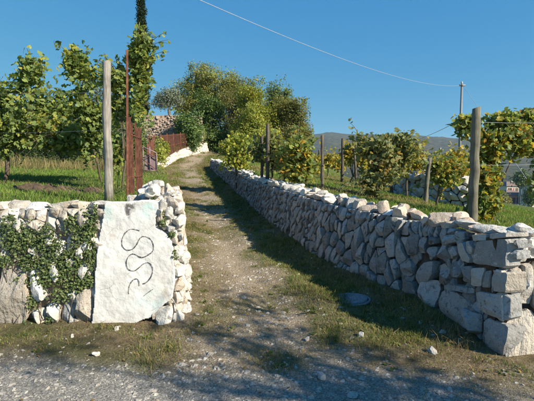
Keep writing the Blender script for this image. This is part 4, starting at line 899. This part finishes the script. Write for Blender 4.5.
def not_wall(x, y): wl_, wr_, xl, xr = weights(x, y); return ((x > xl + .04) & (x < xr - .04)) | (y < 3.2) | ((y < 3.98) & (x < 1.95)), wl_, wr_
def d_lane(x, y):
    ok, wl_, wr_ = not_wall(x, y); r_, p_, g_, t_, f_ = masks(x, y); xl = np.interp(y, XLY, XLX); xr = np.interp(y, XRY, XRX)
    e = np.exp(-np.clip(xr - x, 0, 9) / .55) + .7 * np.exp(-np.clip(x - xl, 0, 9) / .5)
    return ok * (1 - r_ * .97) * np.clip(1 - p_ * 1.05, .03, 1) * np.clip(.10 + .75 * g_ + .35 * e, 0, 1) * (t_ < .05) * np.where((x < -.7) & (y < 4.2), np.clip((fbm(x, y, 2.0, 2) - .4) * 3, .06, .8), 1)
rg = np.random.default_rng(77)
X, Y = sow(680000, -7, 2.1, 2.6, 30, d_lane, rg); sel = rg.random(len(X)) < np.clip(.30 + .5 * (fbm(X, Y, .5, 2) - .5) * 3 + .15 * sst(7, 16, Y) * (X < np.interp(Y, [7, 30], [-1.2, -4.6])), .1, .95)
hh = (.022 + .055 * fbm(X, Y, 2.3, 2) ** 2)
for nm, s_, mt_, lb in (('lane_dry_grass', sel, L_grass_dry, 'dry straw coloured grass along the stony lane'), ('lane_grass', ~sel, L_grass, 'short green grass tufts along the stony lane')):
    V, F = blades(X[s_], Y[s_], hh[s_] * np.interp(Y[s_], [3, 10, 30], [1, 1.2, 2.4]), .0022 * np.interp(Y[s_], [3, 8, 30], [1, 1.6, 5]), rg, .6); tag(obj(nm, V, F, mt_, False), lb, 'grass', kind='stuff')
def d_left(x, y): return (weights(x, y)[0] > .9) * np.clip(.35 + 1.2 * (fbm(x, y, .8, 3) - .3), 0, 1) * (np.abs(y - 6.3) > .0)
X, Y = sow(160000, -11, -1.2, 4.45, 30, d_left, rg); sel = rg.random(len(X)) < np.clip((fbm(X, Y, .6, 3) - .4) * 2.5, .12, .7)
for s_, mt_, nm, lb in ((sel, L_grass_tall, 'terrace_dry_grass', 'yellowed weedy grass on the left terrace behind the wall'), (~sel, L_grass_lush, 'terrace_grass', 'bright green grass on the left terrace behind the wall')):
    V, F = blades(X[s_], Y[s_], (.04 + .07 * fbm(X[s_], Y[s_], 1.7, 2)) * np.interp(Y[s_], [4.5, 12, 30], [.9, 1.1, 2]), .003 * np.interp(Y[s_], [4, 8, 30], [1, 1.7, 5]), rg, .5); tag(obj(nm, V, F, mt_, False), lb, 'grass', kind='stuff')
def d_right(x, y): w = weights(x, y); return (w[1] > .9) * np.clip(.3 + 1.3 * (fbm(x + 9, y, .8, 3) - .3), 0, 1)
X, Y = sow(230000, -3.5, 11, 3.8, 32, d_right, rg); sel = rg.random(len(X)) < np.clip((fbm(X, Y, .45, 2) - .42) * 3.5, .06, .8)
for s_, mt_, nm, lb in ((sel, L_grass_dry, 'vineyard_dry_grass', 'yellow dry grass patches on the right terrace'), (~sel, L_grass_lush, 'vineyard_grass', 'green grass on the right terrace among the vines')):
    V, F = blades(X[s_], Y[s_], .07 * np.interp(Y[s_], [4, 12, 30], [.9, 1.1, 2]), .003 * np.interp(Y[s_], [4, 8, 30], [1, 1.7, 5]), rg, .5); tag(obj(nm, V, F, mt_, False), lb, 'grass', kind='stuff')
# denser tufts and low weeds that break up the lane
cx, cy = sow(5200, -6.5, 2.0, 2.9, 22, lambda x, y: d_lane(x, y) ** 1.3 * .75, rg); m_ = 26
X = np.repeat(cx, m_) + rg.normal(size=len(cx) * m_) * np.repeat(rg.uniform(.015, .05, len(cx)), m_); Y = np.repeat(cy, m_) + rg.normal(size=len(cx) * m_) * np.repeat(rg.uniform(.015, .05, len(cx)), m_)
ht = np.repeat(rg.uniform(.03, .085, len(cx)), m_); dry = np.repeat(rg.random(len(cx)) < .33, m_)
for s_, mt_, nm, lb in ((dry, L_grass_dry, 'dry_tufts', 'tufts of dead straw grass dotted over the lane'), (~dry, L_grass_tuft, 'grass_tufts', 'dark green grass tufts dotted over the lane')):
    V, F = blades(X[s_], Y[s_], ht[s_] * np.interp(Y[s_], [3, 10, 25], [1, 1.1, 1.6]), .0026 * np.interp(Y[s_], [3, 8, 25], [1, 1.5, 4]), rg, .7); tag(obj(nm, V, F, mt_, False), lb, 'grass', kind='stuff')
# broad-leaved weeds
cx, cy = sow(900, -5, 2.0, 2.9, 14, lambda x, y: d_lane(x, y) * .8, rg); C = np.repeat(np.stack([cx, cy, terrain(cx, cy) + .015], 1), 9, 0) + rg.normal(size=(len(cx) * 9, 3)) * [.03, .03, .008]
V, F = leaves(C, .035, T_OVAL * [1.3, 1, 1], F_OVAL, rg, 1.6); tag(obj('low_weeds', V, F, L_grass_tuft, False), 'small broad leaved weeds among the lane grass', 'weeds', kind='stuff')
# tall dry stand under the left shrubs
n = 3000; Y = rg.uniform(13.2, 16.5, n); X = rg.uniform(-10.5, -4.9, n); V, F = blades(X, Y, .38 * (.3 + 1.2 * fbm(X, Y, 1.1, 2)), .009, rg, .25); tag(obj('tall_dry_grass', V, F, L_grass_tall, False), 'tall dry grass stand behind the left vines', 'grass', kind='stuff')
# weeds with pale tips at the foot of the lane wall
n = 1500; s_ = rg.uniform(0.1, 3.2, n); P = np.array([wmR(a, 0, .10 + abs(rg.normal()) * .22) for a in s_]); V, F = blades(P[:, 0], P[:, 1], .10, .0020, rg, .45); tag(obj('weeds', V, F, L_grass_dry, False), 'straw coloured weeds along the foot of the lane wall', 'weeds', kind='stuff')
def pebbles(n, x0, x1, y0, y1, dens, smin, smax, rg, seed_pow=3.5):
    X, Y = sow(n, x0, x1, y0, y1, dens, rg); n = len(X); Z = terrain(X, Y); sz = smin + (smax - smin) * rg.random(n) ** seed_pow
    o = np.array([(1, 0, 0), (0, 1, 0), (-1, 0, 0), (0, -1, 0), (0, 0, 1), (0, 0, -1), (.7, .7, .6), (-.7, .6, .55)]); T = np.array([(1, 0, 0), (.7, .72, .1), (0, 1, 0), (-.75, .66, 0), (-1, 0, .1), (-.6, -.8, 0), (.1, -1, 0), (.75, -.65, .1), (.45, .1, .62), (-.1, .5, .66), (-.4, -.25, .6)])
    Fp = np.array([(0, 1, 8), (1, 2, 9), (1, 9, 8), (2, 3, 9), (3, 4, 9), (4, 10, 9), (4, 5, 10), (5, 6, 10), (6, 7, 10), (7, 8, 10), (7, 0, 8), (8, 9, 10)])
    a = rg.random(n) * 6.283; ca, sa = np.cos(a), np.sin(a); B = T[None] * rg.uniform(.55, 1.2, (n, 1, 3)) * (1 + .28 * rg.normal(size=(n, 11, 3))); B = B * (sz / 2)[:, None, None]
    V = np.stack([B[..., 0] * ca[:, None] - B[..., 1] * sa[:, None], B[..., 0] * sa[:, None] + B[..., 1] * ca[:, None], B[..., 2] * .8], -1) + np.stack([X, Y, Z - sz * .10], 1)[:, None, :]
    return V.reshape(-1, 3), (Fp[None] + (np.arange(n) * 11)[:, None, None]).reshape(-1, 3)
def d_peb(x, y):
    ok, wl_, wr_ = not_wall(x, y); r_, p_, g_, t_, f_ = masks(x, y); return ok * (t_ < .05) * np.clip(.10 + .9 * p_ ** 1.5 + .8 * r_, 0, 1)
V, F = pebbles(75000, -6, 2.1, 2.5, 24, d_peb, .006, .06, rg, 6.0); tag(obj('gravel', V, F, M_gravel, False), 'loose pale gravel scattered over lane and road', 'gravel', kind='stuff')
V, F = pebbles(26000, -4.5, 4, 2.4, 3.9, lambda x, y: masks(x, y)[0] * (y < 3.3 + .5 * (x < 2)), .004, .02, rg, 3); tag(obj('road_gravel', V, F, M_gravel, False), 'fine grey gravel on the road in the foreground', 'gravel', kind='stuff')
V, F = pebbles(9000, -5.5, 2.0, 2.7, 22, lambda x, y: d_peb(x, y) * (1 - .92 * masks(x, y)[0]) * (.25 + .75 * (fbm(x, y, 1.5, 2) > .5)), .025, .085, rg, 2.2); tag(obj('embedded_stones', V, F, M_gravel, False), 'small pale stones half sunk in the lane', 'stones', kind='stuff')
X, Y = sow(700, -5, 2, 2.6, 16, lambda x, y: not_wall(x, y)[0] * .6, rg); C = np.stack([X, Y, terrain(X, Y) + .012], 1); V, F = leaves(C, .035, T_OVAL * [1.4, 1, 1], F_OVAL, rg, 3.0); tag(obj('fallen_leaves', V, F, L_litter, False), 'small dry fallen leaves on the lane', 'leaves', kind='stuff')

# ------------------------------------------------------------------ loose rocks, lid, soil heap
def loose(label, px, py, size, seed, mat=M_white, sink=.2):
    d = ray(px, py); k = 1
    for _ in range(40):
        k = 1 if _ == 0 else k; q = np.array([0, 0, EYE]) + d * k; k = (tz(q[0], q[1]) - EYE) / d[2]
    q = np.array([0, 0, EYE]) + d * k; size = np.array(size); c = q + np.array([0, 0, size[2] * (.5 - sink)])
    V, F = rock_geo(c, size, seed, 14, 9); return tag(obj('rock', V, F, mat, True, tuple(q)), label, 'rock', 'loose rocks lying on the lane')
loose('blocky grey rock propped upright at the foot of the lane wall', 471, 336, (.20, .16, .31), 1, M_lane, .06)
loose('pale rock leaning at the bottom right of the plastered slab', 166, 320, (.24, .17, .19), 2)
loose('small pale rock touching the slab left of the bigger leaning rock', 156, 318, (.09, .08, .10), 3)
loose('white rock lying on the verge below the slab', 96, 356, (.07, .05, .05), 4)
loose('white pebble rock at the left corner of the slab foot', 117, 331, (.055, .05, .06), 5)
loose('small white rock in front of the left rubble wall', 72, 337, (.05, .04, .045), 6)
loose('pale round rock in the grass below the flat lid', 361, 337, (.075, .06, .06), 7)
loose('pale rock in the grass nearest the wall corner', 432, 352, (.10, .06, .07), 8)
loose('flat grey rock on the shaded foreground gravel', 321, 378, (.11, .07, .05), 9, M_lane)
loose('pale rock at the edge of the shaded gravel strip', 307, 341, (.06, .05, .05), 10)
loose('flat rock at the bottom edge of the picture', 354, 397, (.10, .06, .04), 11, M_lane)
loose('pale rock beside the stony track right of the slab', 186, 262, (.10, .08, .08), 12)
lc = np.array([xat(351, 4.75), 4.75]); lz = tz(*lc) + .015
V, F = [], []
for rr, z in ((.2, -.05), (.2, .015), (.185, .024), (.15, .026), (.14, .020), (0.02, .022)):
    for k in range(28): a = 2 * math.pi * k / 28; V.append((lc[0] + rr * 1.1 * math.cos(a), lc[1] + rr * math.sin(a), lz + z + .012 * math.cos(a)))
F = [(i * 28 + k, i * 28 + (k + 1) % 28, i * 28 + 28 + (k + 1) % 28, i * 28 + 28 + k) for i in range(5) for k in range(28)] + [tuple(5 * 28 + k for k in range(28))]
lid = thing('manhole_cover', (lc[0], lc[1], lz), 'flat bluish grey round cover set in the lane beside the wall', 'cover'); part(lid, 'lid', V, F, M_lid)
for k in range(-3, 4):
    hl_ = math.sqrt(.125 ** 2 - (k * .036) ** 2); part(lid, 'tread_bar', *tube([(lc[0] + k * .04, lc[1] - hl_, lz + .024 + .012 * k / 5), (lc[0] + k * .04, lc[1] + hl_, lz + .024 + .012 * k / 5)], .006, 6), M_lid)
part(lid, 'frame_ring', *(lambda r: (r[0], r[1]))(tube([(lc[0] + .225 * 1.1 * math.cos(a), lc[1] + .225 * math.sin(a), lz - .004 + .012 * math.cos(a)) for a in np.linspace(0, 2 * math.pi, 33)], .016, 6, cap=False)), M_lid)
def mound():
    n1, n2 = 110, 30; c0, c1 = np.array([xat(12, 6.6), 6.6]), np.array([xat(98, 6.2), 6.2]); V = []
    for i in range(n1 + 1):
        for j in range(n2 + 1):
            u, v = i / n1, j / n2 * 2 - 1; p = c0 + (c1 - c0) * u + np.array([0, .42 * v]); h = .09 * max(0, 1 - v * v) * math.sin(math.pi * u) ** .5 * (.4 + 1.2 * float(fbm(p[0] * 1.0, p[1], 3, 3)))
            V.append((p[0], p[1], tz(*p) + h - .02 + (.11 * (float(vnoise(p[0], p[1], 9)) - .5) + .07 * (float(vnoise(p[0], p[1], 21)) - .5)) * (1 - v * v)))
    F = [(i * (n2 + 1) + j, (i + 1) * (n2 + 1) + j, (i + 1) * (n2 + 1) + j + 1, i * (n2 + 1) + j + 1) for i in range(n1) for j in range(n2)]
    m, nt, bs = newmat('dug_red_soil'); p = pos(nt); c = ramp(nt, noi(nt, 13, 6, .7, p), [(.3, (.055, .038, .026)), (.55, (.13, .09, .06)), (.75, (.27, .20, .14))]); bump(nt, bs, [(noi(nt, 30, 6, .75, p), 1, .03)]); base(m, nt, bs, c)
    tag(obj('soil_heap', V, F, m), 'low heap of dug brown soil on the left terrace', 'soil heap')
mound()

# ------------------------------------------------------------------ far houses
M_pink = plain('pink_render', (.68, .33, .30), .9, 0, .12, 1); M_cream = plain('cream_render', (.66, .60, .48), .9, 0, .12, 1); M_tile = plain('clay_roof_tiles', (.21, .15, .13), .9, 0, .4, 2); M_shut = plain('brown_shutters', (.14, .09, .07), .7); M_frame = plain('white_window_surround', (.6, .57, .52), .8)
def house(label, px, pyt, pyb, Y, wpx, depth, wallm, nwin, roof_h, turn=0.0):
    c = at(px, pyb, Y); z0 = min(c[2], tz(c[0], Y)) - .5; zt = at(px, pyt, Y)[2]; w = wpx * Y / FPX; x0, x1 = c[0] - w / 2, c[0] + w / 2
    r = thing('house', (c[0], Y, z0), label, 'house', 'houses in the valley'); part(r, 'wall', *box(x0, x1, Y, Y + depth, z0, zt), wallm, False)
    e = .5; V = [(x0 - e, Y - e, zt - .1), (x1 + e, Y - e, zt - .1), (x1 + e, Y + depth + e, zt - .1), (x0 - e, Y + depth + e, zt - .1), (x0 + w * .3, Y + depth / 2, zt + roof_h), (x1 - w * .3, Y + depth / 2, zt + roof_h)]
    rf = part(r, 'roof', V, [(0, 1, 5, 4), (1, 2, 5), (2, 3, 4, 5), (3, 0, 4), (0, 3, 2, 1)], M_tile, False)
    q = box(c[0] + w * .1, c[0] + w * .1 + .7, Y + depth * .45, Y + depth * .55, zt + roof_h * .5, zt + roof_h + .8); ch = obj('chimney', q[0] - wloc(rf), q[1], wallm, False); ch.parent = rf
    for k in range(nwin):
        xc = x0 + w * (k + .6) / (nwin + .9); ww = w * .09; zc = z0 * .0 + (at(px, pyb, Y)[2] * .42 + zt * .58); hh_ = (zt - at(px, pyb, Y)[2]) * .22
        wn_ = part(r, 'window', *box(xc - ww, xc + ww, Y - .06, Y + .03, zc - hh_, zc + hh_), M_shut, False)
        q = box(xc - ww - .12, xc + ww + .12, Y - .16, Y - .02, zc - hh_ - .18, zc - hh_ - .02); sl = obj('sill', q[0] - wloc(wn_), q[1], M_frame, False); sl.parent = wn_
    return r
house('small pink house with shuttered windows seen through the right vines', 515, 195, 208, 170, 17, 9, M_pink, 3, 2.0)
house('grey roofed house standing above the pink house', 514, 186, 196, 205, 15, 9, M_cream, 3, 2.2)
house('cream house at the right edge of the picture beyond the vines', 541, 186, 207, 160, 18, 9, M_cream, 3, 2.0)
house('tiny white house high on the far hill crest', 335.5, 139.0, 140.5, 1650, 2.6, 8, M_frame, 2, 2.0)
# dark valley trees round the houses
for k, (lab, px, py, Y, rx, ry, mt_) in enumerate([('dark round tree in front of the grey roofed house', 521, 178, 150, 8, 9, L_tree_ivy), ('dark tree between the pink and the cream house', 529, 196, 150, 5, 12, L_tree_ivy), ('green tree left of the pink house', 500, 200, 140, 8, 8, L_tree_brown), ('broad green tree below the pink house', 516, 212, 120, 16, 6, L_olive)]):
    x = xat(px, Y); z = min(tz(x, Y), at(px, py + ry, Y)[2]); tree('valley_tree', lab, (x, Y, z), [bl(px, py, Y, rx, ry), bl(px + rx * .4, py + ry * .3, Y, rx * .7, ry * .7)], mt_, .7, 120, 22, .7, 300 + k, .25, M_bark_grey, group='trees round the valley houses')

# ------------------------------------------------------------------ air between here and the hills
def haze():
    V, F = box(-3900, 3900, -450, 4300, -60, 215); m = bpy.data.materials.new('thin_haze'); m.use_nodes = True; nt = m.node_tree
    for n in list(nt.nodes):
        if n.type != 'OUTPUT_MATERIAL': nt.nodes.remove(n)
    v = nt.nodes.new('ShaderNodeVolumePrincipled'); v.inputs['Color'].default_value = (.55, .75, 1.0, 1); v.inputs['Density'].default_value = .00015; v.inputs['Anisotropy'].default_value = .0
    nt.links.new(v.outputs[0], nt.nodes['Material Output'].inputs['Volume'])
    tag(obj('haze', V, F, m, False), 'thin blue haze over the valley', 'haze', kind='stuff')
haze()
